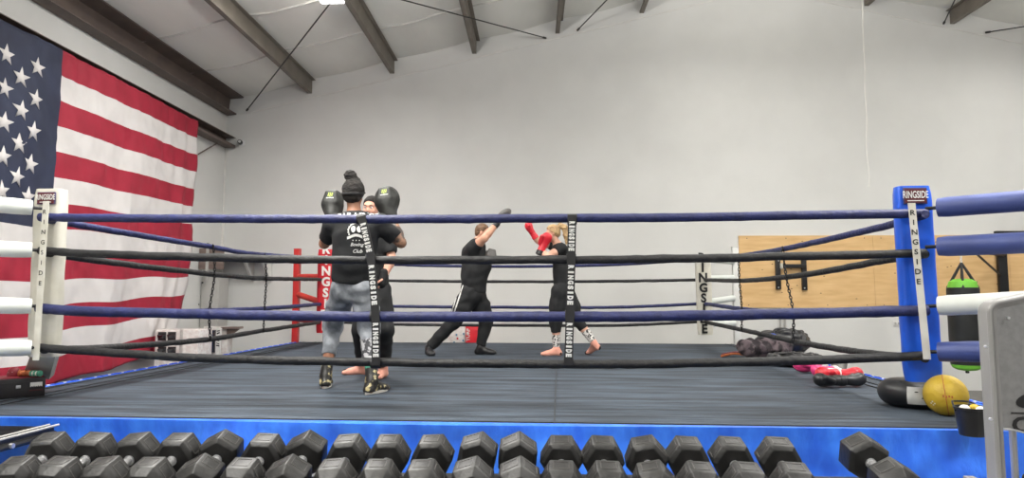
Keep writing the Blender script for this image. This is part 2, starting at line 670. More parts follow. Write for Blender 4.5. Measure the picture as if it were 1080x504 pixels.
mb = MB()
mb.prism([(UL - 0.3, -4), (UR, -4), (UR, VB + 0.3), (UL - 0.3, VB + 0.3)], (0, 0, -0.1), UN, VN, ZV, 0.1, 'floor')
struct('floor', mb)
mb = MB()
mb.prism([(-4, 0), (VB + 0.2, 0), (VB + 0.2, ZE + 0.05), (-4, ZE + 0.05)], B(UL - 0.15, 0, 0), VN, ZV, UN, 0.15, 'wall')
struct('wall_left', mb)
mb = MB()
mb.prism([(UL - 0.15, 0), (UR, 0), (UR, zc(UR) + 0.05), (URG, ZR + 0.05), (UL - 0.15, zc(UL) + 0.02)], B(0, VB, 0), UN, ZV, VN, 0.15, 'wall')
struct('wall_back', mb)
mb = MB()   # insulation slightly billowing between the purlins
PUR_L = [atb(p[0], p[1], VB - 0.05).dot(UN) for p in ((328, 100), (415, 79), (502, 58), (590, 36), (679, 12))]
PUR_R = [atb(p[0], p[1], VB - 0.05).dot(UN) for p in ((913, 8), (1004, 30))]
PUR_R += [PUR_R[1] + 1.53 * k for k in (1, 2, 3, 4)]
print('purlins', PUR_L, PUR_R)


def sag_z(u, v, pur):
    d = min([abs(u - p) for p in pur + [UL]])
    sag = 0.05 * min(1, d / 0.7) ** 0.7
    sag += 0.035 * noise.noise(Vector((u * 0.9, v * 0.5, 1))) * min(1, d / 0.3) * (1 if v < VB - 0.3 else 0.3)
    return zc(u) - sag + 0.03


def seam(mb, ua, ub, v, pur):
    vs = []
    n_ = 90
    for i in range(n_ + 1):
        u = ua + (ub - ua) * i / n_
        vv = v + .12 * noise.noise(Vector((u * 1.1, v, 3)))
        for dv, dz in ((-.022, .004), (0, -.022), (.022, .004)):
            vs.append(B(u, vv + dv, sag_z(u, vv + dv, pur) + dz))
    mb.raw(vs, [f for i in range(n_) for f in ([3 * i, 3 * i + 1, 3 * i + 4, 3 * i + 3], [3 * i + 1, 3 * i + 2, 3 * i + 5, 3 * i + 4])], 'ceil_seam')


def ceil_side(ua, ub, pur):
    nu, nv = 60, 70
    vs, fs = [], []
    for i in range(nu + 1):
        u = ua + (ub - ua) * i / nu
        d = min([abs(u - p) for p in pur + [UL]])
        for j in range(nv + 1):
            v = -4 + (VB + 4.1) * j / nv
            sag = 0.05 * min(1, d / 0.7) ** 0.7
            sag += 0.035 * noise.noise(Vector((u * 0.9, v * 0.5, 1))) * min(1, d / 0.3) * (1 if v < VB - 0.3 else 0.3)
            vs.append(B(u, v, zc(u) - sag + 0.03))
    for i in range(nu):
        for j in range(nv):
            a = i * (nv + 1) + j
            fs.append([a, a + nv + 1, a + nv + 2, a + 1])
    return vs, fs


v_, f_ = ceil_side(UL - 0.1, URG, PUR_L)
mb.raw(v_, f_, 'ceiling')
v_, f_ = ceil_side(URG, UR, PUR_R)
mb.raw(v_, f_, 'ceiling')
for v in (11.1, 9.6, 8.1, 6.6, 5.1, 3.6):
    seam(mb, UL, URG, v, PUR_L)
    seam(mb, URG, UR, v, PUR_R)
mb.prism([(UL - 0.15, zc(UL) + 0.06), (URG, ZR + 0.06), (UR, zc(UR) + 0.06), (UR, zc(UR) + 0.2), (URG, ZR + 0.2), (UL - 0.15, zc(UL) + 0.2)],
         B(0, -4, 0), UN, ZV, VN, VB + 4.2, 'ceiling')
struct('ceiling', mb)

# seam where the wall liner stops below the roof
mb = MB()
for ua, ub in ((UL, URG), (URG, UR)):
    mb.prism([(ua, zc(ua) - 0.36), (ub, zc(ub) - 0.36), (ub, zc(ub) - 0.345), (ua, zc(ua) - 0.345)], B(0, VB - 0.012, 0), UN, ZV, VN, 0.014, 'whitepaint')
struct('trim_1', mb)
mb = MB()   # corner seam
mb.box(B(UL + 0.01, VB - 0.01, 2.3), (0.03, 0.03, 4.6), 'whitepaint', rot=BROT)
struct('trim_2', mb)


def zsection(name, u, m, w=0.07, h=0.25, sgn=1, t=0.012, label=None, v0=-3.5, top=0.02):
    mb = MB()
    z = zc(u) - top
    poly = [(-t / 2, -h), (-t / 2, 0), (-w * sgn, 0), (-w * sgn, t), (t / 2, t), (t / 2, -h + t), (w * sgn, -h + t), (w * sgn, -h)]
    if sgn < 0:
        poly = [(-x, y) for x, y in [(-t / 2, -h), (-t / 2, 0), (-w, 0), (-w, t), (t / 2, t), (t / 2, -h + t), (w, -h + t), (w, -h)]]
    mb.prism(poly, B(u, v0, z), UN, ZV, VN, VB - 0.01 - v0, m)
    mb.prism([(w * sgn - 0.006, -h), (w * sgn + 0.006, -h), (w * sgn + 0.006, -h + 0.035), (w * sgn - 0.006, -h + 0.035)], B(u, v0, z), UN, ZV, VN, VB - 0.01 - v0, m)
    o = struct(name, mb)
    return o


# eave strut
mb = MB()
zb = atb(242, 122, VB - .02).z
mb.prism([(UL + 0.02, zb), (UL + 0.2, zb + .02), (UL + 0.2, zb + 0.04), (UL + 0.04, zb + 0.03), (UL + 0.07, ZE + .02), (UL + 0.33, ZE + 0.04), (UL + 0.33, ZE + 0.06), (UL + 0.02, ZE + 0.04)],
         B(0, -3.5, 0), UN, ZV, VN, VB + 3.48, 'steel_dark')
struct('roof_beam_eave', mb)
for i, u in enumerate(PUR_L):
    zsection('roof_beam_west', u, 'steel', sgn=-1)
for i, u in enumerate(PUR_R):
    zsection('roof_beam_east', u, 'steel_lit' if i > 3 else 'steel', sgn=1)

# wall girt above the flag
UFL = UL + 0.05
g1 = onplane(208, 127, B(UL + 0.27, 0, 0), UN).z - .09
mb = MB()
mb.prism([(0, 0.0), (0.2, 0.0), (0.2, 0.05), (0.188, 0.05), (0.188, 0.012), (0.012, 0.012), (0.012, 0.19), (0.2, 0.19), (0.2, 0.2), (0, 0.2)],
         B(UL, -3.5, g1 - 0.02), UN, ZV, VN, VB + 3.48, 'steel_dark')
struct('wall_girt_beam', mb)
mb = MB()
a = onplane(229, 151, B(UL + 0.1, 0, 0), UN)
b = onplane(205, 165, B(UL + 0.03, 0, 0), UN)
mb.cyl(a, b, 0.012, m='steel_dark', n=8)
mb.cyl(b, b + Vector((0, 0, -0.02)), 0.02, m='steel_dark', n=8)
struct('wall_girt_beam_brace', mb)

# bracing rods under the roof


def onroof(px, py, drop=0.3):
    if px < 800:
        return onplane(px, py, B(UL, 0, ZE - drop), (UN * -SL + ZV))
    return onplane(px, py, B(URG, 0, ZR - drop), (UN * SL + ZV))


for i, (a, b, lb) in enumerate((
        ((255, 123), (347, 5), 'thin dark brace rod crossing the roof beams beside the glaring lamp'),
        ((583, 42), (425, 0), 'long thin dark brace rod sloping down to the right under the roof'),
        ((604, 37), (640, 0), 'short thin dark brace rod rising right beside the middle roof beam'),
        ((992, 32), (1007, 0), 'steep thin dark brace rod at the right-hand roof beam'),
        ((1015, 38), (1080, 28), 'nearly level thin dark brace rod below the right-hand roof beam'))):
    A = onroof(*a)
    Bq = onroof(*b)
    n = (Bq - A)
    v = A.dot(VN)
    if v > VB - 0.03:
        A = A - n * ((v - (VB - 0.03)) / n.dot(VN)) if abs(n.dot(VN)) > 1e-3 else A
    Bq = Bq + n.normalized() * 2.2
    mb = MB()
    mb.cyl(A, Bq, 0.011, m='rod', n=6)
    mb.cyl(A, A + n.normalized() * 0.08, 0.02, m='rod', n=6)
    o = mb.build('brace_rod', label=lb)
    tag(o, cat='rod')

# high-bay lamps: one hangs in view, the others stand further out over the gym
LIGHTS = []


def lamp(u, v, z, seen, power, up=0.5, rz=0.0):
    p = B(u, v, z)
    if seen:
        t = thing('high_bay_lamp', 'glaring white high bay lamp hanging under the roof beams', 'ceiling lamp', p)
        mb = MB()
        rot = BROT
        mb.box(p + Vector((0, 0, 0.04)), (0.34, 1.15, 0.05), 'lamp_white', rot, 0.01)
        mb.box(p + Vector((0, 0, 0.09)), (0.12, 0.8, 0.06), 'lamp_white', rot, 0.01)
        mb.build('housing', t)
        mb = MB()
        mb.box(p + Vector((0, 0, 0.008)), (0.31, 1.1, 0.014), 'glow', rot)
        mb.build('diffuser', t)
        for s in (-1, 1):
            mb = MB()
            q = p + VN * (0.4 * s) + Vector((0, 0, 0.1))
            zz = zc(q.dot(UN)) - 0.12
            mb.cyl(q, (q.x, q.y, max(zz, q.z + 0.1)), 0.005, m='rod', n=6)
            mb.build('hanger_cable', t)
    ld = bpy.data.lights.new('high_bay_light', 'AREA')
    ld.shape = 'RECTANGLE'
    ld.size = 0.4
    ld.size_y = 1.2
    ld.energy = power
    ld.color = (1.0, 0.975, 0.94)
    lo = bpy.data.objects.new('high_bay_light', ld)
    COL.objects.link(lo)
    lo.location = p - Vector((0, 0, 0.03))
    lo.rotation_euler = (0, 0, BA + rz)
    ld.spread = R(175)
    l2 = bpy.data.lights.new('roof_fill_light', 'AREA')     # added fill aimed up at the roof to brighten the ceiling
    l2.shape = 'RECTANGLE'
    l2.size = 0.4
    l2.size_y = 1.2
    l2.energy = power * up
    l2.color = (1.0, 0.975, 0.94)
    q = bpy.data.objects.new('roof_fill_light', l2)
    COL.objects.link(q)
    q.location = p + Vector((0, 0, 0.14))
    q.rotation_euler = (PI, 0, BA)


pL = onroof(350, 2, 0.42)
pl = (pL.dot(UN), pL.dot(VN), pL.z)
print('lamp', pl)
lamp(pl[0], pl[1] - 0.5, pl[2], True, 150)
for u, v, pw in ((3.6, 9.2, 125), (9.0, 9.4, 125), (-2.2, 4.4, 140), (3.6, 4.4, 140), (9.0, 4.6, 120), (-2.4, 0.2, 140), (3.6, 0.2, 140)):
    lamp(u, v, (5.9 + (0.5 if u > 0 else 0)) if v > 5 else 4.7, False, pw, 0.5 if v > 5 else (3.6 if u < 0 else 1.8))  # nearer ones hang low with extra added roof fill to lighten the ceiling
w = bpy.data.worlds.new('gym')
bpy.context.scene.world = w
w.use_nodes = True
w.node_tree.nodes['Background'].inputs[0].default_value = (1.0, 0.98, 0.95, 1)
w.node_tree.nodes['Background'].inputs[1].default_value = 0.45

# pull cord hanging from the roof
a = at(909, -10, 8.0)
b = at(916, 196, 8.0)
pts = [a.lerp(b, k / 24) + Vector((0.012 * math.sin(k * 0.9) * (k / 24), 0, 0)) for k in range(25)]
pts = [Vector((a.x, a.y, zc(a.x) - .1))] + pts
mb = MB()
mb.tube(pts, 0.006, 'cord', 6)
mb.ell(pts[-1], (0.009, 0.009, 0.02), 'cord', n=8)
tag(mb.build('hanging_cord'), 'thin white cord hanging from the roof above the right side of the ring', 'cord')

# security camera in the corner
p = atb(253, 150, VB - 0.08)
t = thing('security_camera', 'small round security camera at the end of the wall beam in the corner', 'camera', p)
mb = MB()
mb.lathe([(0.075, 0), (0.075, 0.03), (0.05, 0.05)], 'lamp_white', 16, Matrix.Translation(p + VN * 0.08) @ Matrix.Rotation(R(90), 4, 'X'))
mb.build('mount', t)
mb = MB()
mb.cyl(p + VN * 0.03, p - VN * 0.06 + UN * 0.02, 0.045, 0.04, 'black_steel', 14)
mb.cyl(p - VN * 0.06 + UN * 0.02, p - VN * 0.07 + UN * 0.022, 0.025, 0.025, 'chrome', 14)
mb.build('camera_body', t)

# ================================================================== THE FLAG
UF = UL + 0.27


def flagpt(px, py):
    return onplane(px, py, B(UF, 0, 0), UN)


v_end = flagpt(208, 125).dot(VN)
v_can = flagpt(62, 120).dot(VN)
zt0, zt1 = flagpt(62, 51).z, flagpt(207, 127).z
zb0, zb1 = flagpt(62, 405).z, flagpt(157, 378).z
vb1 = flagpt(157, 378).dot(VN)
v_start = v_can - 2.75
print('flag v', v_start, v_can, v_end, 'z', zt0, zt1, zb0, zb1, vb1)


def fz(v, t):
    zt = zt0 + (zt1 - zt0) * (v - v_can) / (v_end - v_can)
    zb = zb0 + (zb1 - zb0) * (v - v_can) / (vb1 - v_can)
    return zt + (zb - zt) * t


def fpos(v, t, lift=0.0):
    z = fz(v, t)
    s = (v - v_start)
    d = 0.034 * noise.noise(Vector((s * 1.3 - t * 1.2, t * 2.2 + s * 0.9, 0)))
    d += 0.022 * math.sin(5.5 * s + 6 * t + 2.5 * noise.noise(Vector((s, t * 3, 4)))) * (0.4 + 0.6 * t)
    e = max(0, (s - 4.6) / 1.6)
    d += 0.02 * e * math.sin(17 * s + 3 * t)
    d += 0.010 * noise.noise(Vector((s * 9 - t * 22, t * 14 + s * 5, 6)))
    d += 0.020 * noise.noise(Vector((s * 4 - t * 9, t * 8 + s * 5, 2)))
    pull = 0.50 * max(0, (v - v_can) / (v_end - v_can)) ** 2 * max(0, (t - 0.55) / 0.45) ** 2
    drop = 0.02 * math.sin(s * 4.2) * t
    return B(UF + d + lift, v - pull, z + drop)


NS = 150
NT = 13 * 8
vs, fs, ms = [], [], []
nc = int(round(NS * (v_can - v_start) / (v_end - v_start)))
sv = [v_start + (v_can - v_start) * i / nc for i in range(nc)] + [v_can + (v_end - v_can) * i / (NS - nc) for i in range(NS - nc + 1)]
for v in sv:
    for j in range(NT + 1):
        vs.append(fpos(v, j / NT))
mb = MB()
for k_ in ('flag_red', 'flag_white', 'flag_navy'):
    mb.mi(k_)
bv = [mb.bm.verts.new(p) for p in vs]
for i in range(len(sv) - 1):
    for j in range(NT):
        a = i * (NT + 1) + j
        f = mb.bm.faces.new([bv[a], bv[a + 1], bv[a + NT + 2], bv[a + NT + 1]])
        st = j // 8
        f.smooth = True
        f.material_index = 2 if (i < nc and st < 7) else (st % 2)
hoist = 4.16
for c in range(11):
    vv = v_can - 0.40 - 0.205 * c
    rows = 5 if c % 2 == 0 else 4
    for r in range(rows):
        tt = (0.36 + 0.385 * r + (0.1925 if c % 2 else 0)) / hoist
        rr = 0.125
        rot = random.uniform(-0.12, 0.12)
        ring = []
        for q in range(10):
            aa = PI / 2 + q * PI / 5 + rot
            ra = rr if q % 2 == 0 else rr * 0.40
            ring.append(fpos(vv + ra * math.cos(aa) * 0.93, tt - ra * math.sin(aa) / hoist, 0.006))
        cen = fpos(vv, tt, 0.006)
        mb.raw([cen] + ring, [[0, 1 + q, 1 + (q + 1) % 10] for q in range(10)], 'flag_white')
mb.fixn = False
fl = mb.build('american_flag', sharp=None)
sd = fl.modifiers.new('thick', 'SOLIDIFY')
sd.thickness = 0.003
tag(fl, 'huge American flag with white stars hanging on the left wall', 'flag')

# ================================================================== THE RING PLATFORM
XL, XR, YF, YK, ZM = -4.42, 3.02, 4.18, 11.33, 0.92
pf = thing('boxing_ring_platform', 'raised boxing ring platform with grey canvas floor and blue skirt', 'boxing ring', ((XL + XR) / 2, (YF + YK) / 2, 0))
mb = MB()
nx, ny = 74, 72
vs, fs = [], []
for i in range(nx + 1):
    for j in range(ny + 1):
        x = XL + (XR - XL) * i / nx
        y = YF + (YK - YF) * j / ny
        e = min(i, nx - i, j, ny - j)
        z = ZM + (0.004 * noise.noise(Vector((x * 1.5, y * 5, 0))) + 0.003 * noise.noise(Vector((x * 4, y * 9, 3)))) * min(1, e / 3)
        vs.append((x, y, z))
for i in range(nx):
    for j in range(ny):
        a = i * (ny + 1) + j
        fs.append([a, a + ny + 1, a + ny + 2, a + 1])
mb.raw(vs, fs, 'canvas')
mb.prism([(XL, YF), (XR, YF), (XR, YK), (XL, YK)], (0, 0, ZM - 0.05), (1, 0, 0), (0, 1, 0), (0, 0, 1), 0.046, 'canvas_edge')
mb.build('canvas_mat', pf, sharp=50)
mb = MB()   # stitched seams of the canvas
sx = onz(587, 386, ZM).x
mb.box((sx, (YF + YK) / 2, ZM + 0.003), (0.008, YK - YF - 0.1, 0.004), 'seam')
for d in (0.10, 0.30, 0.42):
    mb.box((XL + d, (YF + YK) / 2, ZM + 0.004), (0.014, YK - YF - 0.1, 0.006), 'seam')
    mb.box((XR - d * 0.8, (YF + YK) / 2, ZM + 0.004), (0.012, YK - YF - 0.1, 0.006), 'seam')
mb.box(((XL + XR) / 2, YF + 0.07, ZM + 0.003), (XR - XL - 0.1, 0.01, 0.005), 'seam')
mb.build('canvas_seam', pf)
mb = MB()
mb.box(((XL + XR) / 2, (YF + YK) / 2, 0.45), (XR - XL - 0.14, YK - YF - 0.14, 0.82), 'wood_frame')
mb.build('platform_frame', pf)


def skirt(p0, p1, nrm, name, wr=0.02):
    mb = MB()
    p0, p1, nrm = Vector(p0), Vector(p1), Vector(nrm)
    L = (p1 - p0).length
    n = int(L / 0.05)
    m = 26
    vs, fs = [], []
    for i in range(n + 1):
        s = L * i / n
        for j in range(m + 1):
            t = j / m
            z = ZM + 0.004 - t * (ZM - 0.05)
            hang = min(1, t * 4)
            d = hang * (1.5 * wr * math.sin(3.1 * s + 2.2 * noise.noise(Vector((s * 0.7, t, 0)))) + 0.9 * wr * noise.noise(Vector((s * 2.2, t * 2.0, 5)))
                        + 1.3 * wr * noise.noise(Vector((s * 6 + t * 3, t * 5, 9)))) + 0.010
            d += hang * 0.032 * (1 - abs(2 * ((s * 1.05 + 0.25 * noise.noise(Vector((s * .9, 0, 2)))) % 1) - 1)) ** 3
            d += hang * 0.020 * noise.noise(Vector((s * 11 - t * 7, t * 4, 1)))
            # the hem of the canvas tucked over the edge
            if t < 0.06:
                d += 0.008
            pt = p0.lerp(p1, i / n) + nrm * (0.022 + d)
            vs.append((pt.x, pt.y, z + 0.006 * math.sin(s * 1.3)))
    for i in range(n):
        for j in range(m):
            a = i * (m + 1) + j
            fs.append([a, a + 1, a + m + 2, a + m + 1])
    # narrow strip lying over the top edge
    base = len(vs)
    for i in range(n + 1):
        pt = p0.lerp(p1, i / n)
        q = vs[i * (m + 1)]
        vs.append((pt.x - nrm.x * 0.03, pt.y - nrm.y * 0.03, ZM + 0.004))
        vs.append(q)
    for i in range(n):
        fs.append([base + 2 * i, base + 2 * i + 1, base + 2 * i + 3, base + 2 * i + 2])
    mb.raw(vs, fs, 'skirt')
    return mb.build(name, pf, sharp=None)


skirt((XL, YF, 0), (XR, YF, 0), (0, -1, 0), 'skirt')
skirt((XL, YK, 0), (XL, YF, 0), (-1, 0, 0), 'skirt')
skirt((XR, YF, 0), (XR, YK, 0), (1, 0, 0), 'skirt')
mb = MB()   # blue cord lacing the canvas down along the two sides
for x in (XL + 0.0, XR - 0.0):
    mb = MB()
    mb.tube([(x, YF + 0.1 + k * (YK - YF - 0.2) / 60, ZM + 0.008) for k in range(61)], 0.006, 'blue_trim', 6)
    for k in range(70):
        y = YF + 0.15 + k * 0.1
        if y < YK - 0.1:
            mb.box((x, y, ZM + 0.010), (0.016, 0.035, 0.010), 'flag_white' if k % 2 else 'blue_trim', bevel=0.003)
    mb.build('edge_lacing', pf)

# ------------------------------------------------------------------ corners, posts and ropes
NL = at(46, 300, 4.69)
NR = at(976, 300, 4.69)
FL = at(342, 300, 10.79)
FR = at(741, 300, 10.79)
print('corners', NL, NR, FL, FR)
POST = {'nl': Vector((-4.42, 4.08, 0)), 'nr': Vector((3.16, 4.08, 0)), 'fl': at(313, 300, 11.2), 'fr': at(776, 300, 11.2)}


def vplane(a, b):
    d = (b - a)
    d.z = 0
    return Vector((-d.y, d.x, 0)).normalized()


def rope(pix, a, b, r, m, label, group):
    n = vplane(a, b)
    pts = [onplane(px, py, a, n) for px, py in pix]
    cm = catmull(pts, 10)
    # fine, slightly lumpy wrapping
    L = [cm[0]]
    for p, q in zip(cm[:-1], cm[1:]):
        k = max(1, int((q - p).length / 0.05))
        for i in range(1, k + 1):
            L.append(p.lerp(q, i / k))
    sd = random.random() * 50
    rr = [r * (1 + 0.10 * noise.noise(Vector((i * 0.9, sd, 0)))) for i in range(len(L))]
    L = [p + Vector((0, 0, 0.004 * noise.noise(Vector((i * 0.35, sd, 7))))) for i, p in enumerate(L)]
    mb = MB()
    mb.tube(L, rr, m, 12)
    o = mb.build('ring_rope')
    return tag(o, label, 'rope', group)


lev = ['top', 'second', 'third', 'bottom']
front = [[(42, 229), (120, 230), (330, 231), (440, 231), (600, 230), (700, 229.5), (850, 227), (978, 225)],
         [(42, 264), (120, 268.5), (345, 274), (600, 274), (700, 273), (850, 270), (976, 267)],
         [(40, 325), (120, 329), (345, 333.5), (600, 334), (700, 333.5), (850, 330.5), (978, 327)],
         [(40, 366.5), (120, 372), (220, 378), (400, 382), (600, 384), (700, 383.5), (850, 380), (978, 375)]]
lefts = [[(46, 231), (159, 250), (221, 260), (270, 268), (342, 272.5)],
         [(46, 266), (120, 277), (223, 289), (278, 293.6), (342, 294.5)],
         [(46, 327), (120, 331), (214, 328), (275, 325.5), (342, 320.5)],
         [(46, 369), (120, 366), (218.6, 358), (275, 349), (342, 339)]]
rights = [[(976, 226), (927, 240), (829, 262), (778, 270), (741, 273)],
          [(976, 268), (946, 272), (871, 286), (830, 292), (782, 296), (741, 295)],
          [(976, 329), (900, 331), (829, 329.5), (800, 328), (762, 323), (741, 320)],
          [(976, 378), (920, 373), (879, 367), (843, 361), (793, 350), (741, 339)]]
fars = [[(342, 272.5), (420, 279), (540, 281), (650, 279), (741, 273)],
        [(342, 294.5), (420, 296), (540, 297), (650, 296.5), (741, 295)],
        [(342, 320.5), (420, 323), (540, 324), (650, 324), (741, 320)],
        [(342, 339), (420, 342), (540, 343), (650, 343), (741, 339)]]
rn = [0.031, 0.029, 0.036, 0.030]
for k in range(4):
    cn = ('blue', 'black', 'blue', 'black')[k]
    m = 'rope_' + cn
    rope(front[k], NL, NR, rn[k], m, f'{cn} padded ring rope across the front of the ring, {lev[k]} of four', 'front ring ropes')
    rope(lefts[k], NL, FL, 0.028, m, f'{cn} padded ring rope along the flag side, {lev[k]} of four', 'left side ring ropes')
    rope(rights[k], NR, FR, 0.028, m, f'{cn} padded ring rope along the plywood side, {lev[k]} of four', 'right side ring ropes')
    rope(fars[k], FL, FR, 0.024, m, f'{cn} ring rope across the far side before the white wall, {lev[k]} of four', 'far ring ropes')

# chains tying the side ropes together


def chain(pix, a, b, label, group):
    n = vplane(a, b)
    off = 0.036 * (-1 if n.dot(EYE - a) < 0 else 1)
    pts = catmull([onplane(px, py, a, n) + n * off for px, py in pix], 12)
    L = sum((q - p).length for p, q in zip(pts[:-1], pts[1:]))
    step = 0.036
    mb = MB()
    acc, k = 0.0, 0
    for p, q in zip(pts[:-1], pts[1:]):
        sl = (q - p).length
        while acc < sl:
            c = p.lerp(q, acc / sl)
            t = (q - p).normalized()
            s1 = t.cross(n).normalized() if k % 2 == 0 else n
            ring = [c + t * (0.024 * math.cos(x)) + s1 * (0.012 * math.sin(x)) for x in [2 * PI * i / 8 for i in range(8)]]
            mb.tube(ring, 0.0055, 'chain', 5, closed=True)
            acc += step
            k += 1
        acc -= sl
    o = mb.build('rope_spacer_chain')
    tag(o, label, 'chain', group)


chain([(221.5, 260), (223, 289), (217.5, 328), (218.5, 359)], NL, FL, 'black chain tying the flag side ropes together, before the grey cabinet', 'rope chains')
chain([(276.5, 269), (278, 293.6), (276, 325.5), (275, 349)], NL, FL, 'black chain tying the flag side ropes together, before bare white wall', 'rope chains')
chain([(829, 262), (833, 292), (840.5, 330), (840, 361)], NR, FR, 'black chain tying the plywood side ropes together, before the wall rack', 'rope chains')
chain([(782, 269), (783, 296), (785.5, 326), (785, 349)], NR, FR, 'black chain tying the plywood side ropes together, beside the white far post', 'rope chains')

# lettered spacer straps on the front ropes


def strap(pix, label, segs):
    Y = 4.69 - 0.046
    pts = catmull([at(px, py, Y) for px, py in pix], 10)
    t = thing('rope_spacer_strap', label, 'strap', pts[-1], 'lettered spacer straps on the front ropes')
    w, th = 0.029, 0.004
    mb = MB()
    vs, fs = [], []
    N = len(pts)
    for i, p in enumerate(pts):
        tg = (pts[min(i + 1, N - 1)] - pts[max(i - 1, 0)]).normalized()
        sd = tg.cross(Vector((0, 1, 0))).normalized()
        for (a, b) in ((-w, -th), (w, -th), (w, th), (-w, th)):
            vs.append(p + sd * a + Vector((0, b, 0)))
    for i in range(N - 1):
        for j in range(4):
            j2 = (j + 1) % 4
            fs.append([4 * i + j, 4 * i + j2, 4 * i + 4 + j2, 4 * i + 4 + j])
    fs += [[0, 1, 2, 3], [4 * N - 1, 4 * N - 2, 4 * N - 3, 4 * N - 4]]
    mb.raw(vs, fs, 'strap_black')
    for y0, y1 in segs:
        def px_at(y):
            for (xa, ya), (xb, yb) in zip(pix[:-1], pix[1:]):
                if ya <= y <= yb:
                    return xa + (xb - xa) * (y - ya) / (yb - ya)
            return pix[-1][0]
        A, Bq = at(px_at(y0), y0, Y - 0.006), at(px_at(y1), y1, Y - 0.006)
        ex = (Bq - A)
        L = ex.length
        ex.normalize()
        ey = ex.cross(Vector((0, -1, 0))) * -1
        ey = Vector((0, -1, 0)).cross(ex)
        for q_, ch in enumerate('RINGSIDE'):
            pc = A.lerp(Bq, (q_ + 0.5) / 8)
            gv, _ = glyphs(ch, 0.07)
            wd = max(x for x, y in gv) - min(x for x, y in gv)
            hh = 0.040
            mb.text(ch, pc, ex, ey, hh, 'ink_w', 0.001, wide=min(1.25, L / 8 * 0.78 / (wd * hh)) if ch != 'I' else 1.2, bold=0.07)
    mb.build('strap', t)
    # loops round each rope
    for k in range(4):
        mb = MB()
        y = [231, 273, 333.5, 383][k]
        for (xa, ya), (xb, yb) in zip(pix[:-1], pix[1:]):
            if ya - 1 <= y <= yb + 1:
                x = xa + (xb - xa) * (y - ya) / (yb - ya)
        c = at(x, y, 4.69)
        mb.tube([c + Vector((s * 0.033, 0, 0)) for s in (-1, -0.5, 0.5, 1)], [rn[k] + 0.006] * 4, 'strap_black', 14)
        mb.build('loop', t)


strap([(603.5, 227), (602.5, 273), (601, 334), (599.5, 385)], 'black strap with white lettering tying the front ropes, beside the blonde boxer', [(233, 265), (279, 322), (340, 377)])
strap([(381, 228), (391, 272), (396, 334), (396.5, 385)], 'black strap with white lettering hanging slanted over the man in the black tee', [(235, 266), (279, 322), (340, 377)])


def pad(name, label, cat, c0, c1, w, th, m, side=None, group=None, wob=0.006):
    """upright stuffed pad swept from c0 (top) to c1 (bottom)"""
    t = thing(name, label, cat, c1, group)
    c0, c1 = Vector(c0), Vector(c1)
    side = Vector(side or (1, 0, 0)).normalized()
    out = side.cross(Vector((0, 0, 1))).normalized()
    N, K = 26, 20
    vs, fs = [], []
    for i in range(N + 1):
        s = i / N
        c = c0.lerp(c1, s)
        e = 1 - 0.10 * (abs(2 * s - 1) ** 14)
        for j in range(K):
            a = 2 * PI * j / K
            x = math.copysign(abs(math.cos(a)) ** 0.45, math.cos(a)) * w / 2 * e
            y = math.copysign(abs(math.sin(a)) ** 0.45, math.sin(a)) * th / 2 * e
            nn = wob * noise.noise(Vector((x * 14, s * 9, y * 8 + c0.x)))
            vs.append(c + side * x * (1 + nn * 3) + out * (y + nn * math.copysign(1, math.sin(a) + 1e-6)))
    for i in range(N):
        for j in range(K):
            j2 = (j + 1) % K
            fs.append([i * K + j, i * K + j2, (i + 1) * K + j2, (i + 1) * K + j])
    fs += [list(range(K)), [N * K + j for j in reversed(range(K))]]
    mb = MB()
    mb.raw(vs, fs, m)
    mb.build('stuffed_pad', t, sharp=60)
    return t, out


def stacked(mb, txt, a, b, h, m, wide=1.0, bold=0.02, exv=(1, 0, 0)):
    n = len(txt)
    for i, ch in enumerate(txt):
        if ch == ' ':
            continue
        p = Vector(a).lerp(Vector(b), (i + 0.5) / n)
        mb.text(ch, p, exv, (0, 0, 1), h, m, 0.001, wide=wide, bold=bold)


# near right corner: blue pad, white lettered strap, label, rear buckle strap
a, b = at(961, 197, 4.80), at(973.5, 402, 4.80)
t, out = pad('corner_pad', 'tall blue padded corner with white lettered strap and dark label', 'corner pad', a, b, 0.235, 0.11, 'pad_blue', group='ring corner pads')
mb = MB()
s0, s1 = at(961.5, 214, 4.645), at(978, 379, 4.645)
w = 0.024
mb.prism([(0, 0), (1, 0), (1, 1), (0, 1)], s1 - Vector((w, 0, 0)), Vector((2 * w, 0, 0)), s0 - s1, Vector((0, 1, 0)), 0.004, 'strap_white')
stacked(mb, 'RINGSIDE', at(962.2, 219, 4.642), at(969.5, 302, 4.642), 0.036, 'ink', 1.1, 0.02)
mb.build('lettered_strap', t)
mb = MB()
c = at(965, 206.5, 4.735)
mb.box(c, (0.155, 0.012, 0.112), 'patch_edge', bevel=0.003)
mb.box(c - Vector((0, 0.004, 0)), (0.14, 0.008, 0.094), 'patch')
mb.text('RINGSIDE', c - Vector((0, 0.0095, -0.008)), (1, 0, 0), (0, 0, 1), 0.05, 'ink_w', 0.001, wide=0.58, bold=0.02)
mb.box(c - Vector((0, 0.008, 0.034)), (0.11, 0.003, 0.006), 'ink_w')
mb.build('label_patch', t)
mb = MB()
mb.tube(catmull([at(976, 232, 4.88), at(980, 262, 4.86), at(985, 300, 4.87), at(987, 372, 4.84)], 6), 0.012, 'strap_white', 8)
for yy in (262, 312):
    mb.box(at(982 + (yy - 262) * .06, yy, 4.85), (0.035, 0.02, 0.05), 'chrome', bevel=0.004)
mb.build('buckle_strap', t)

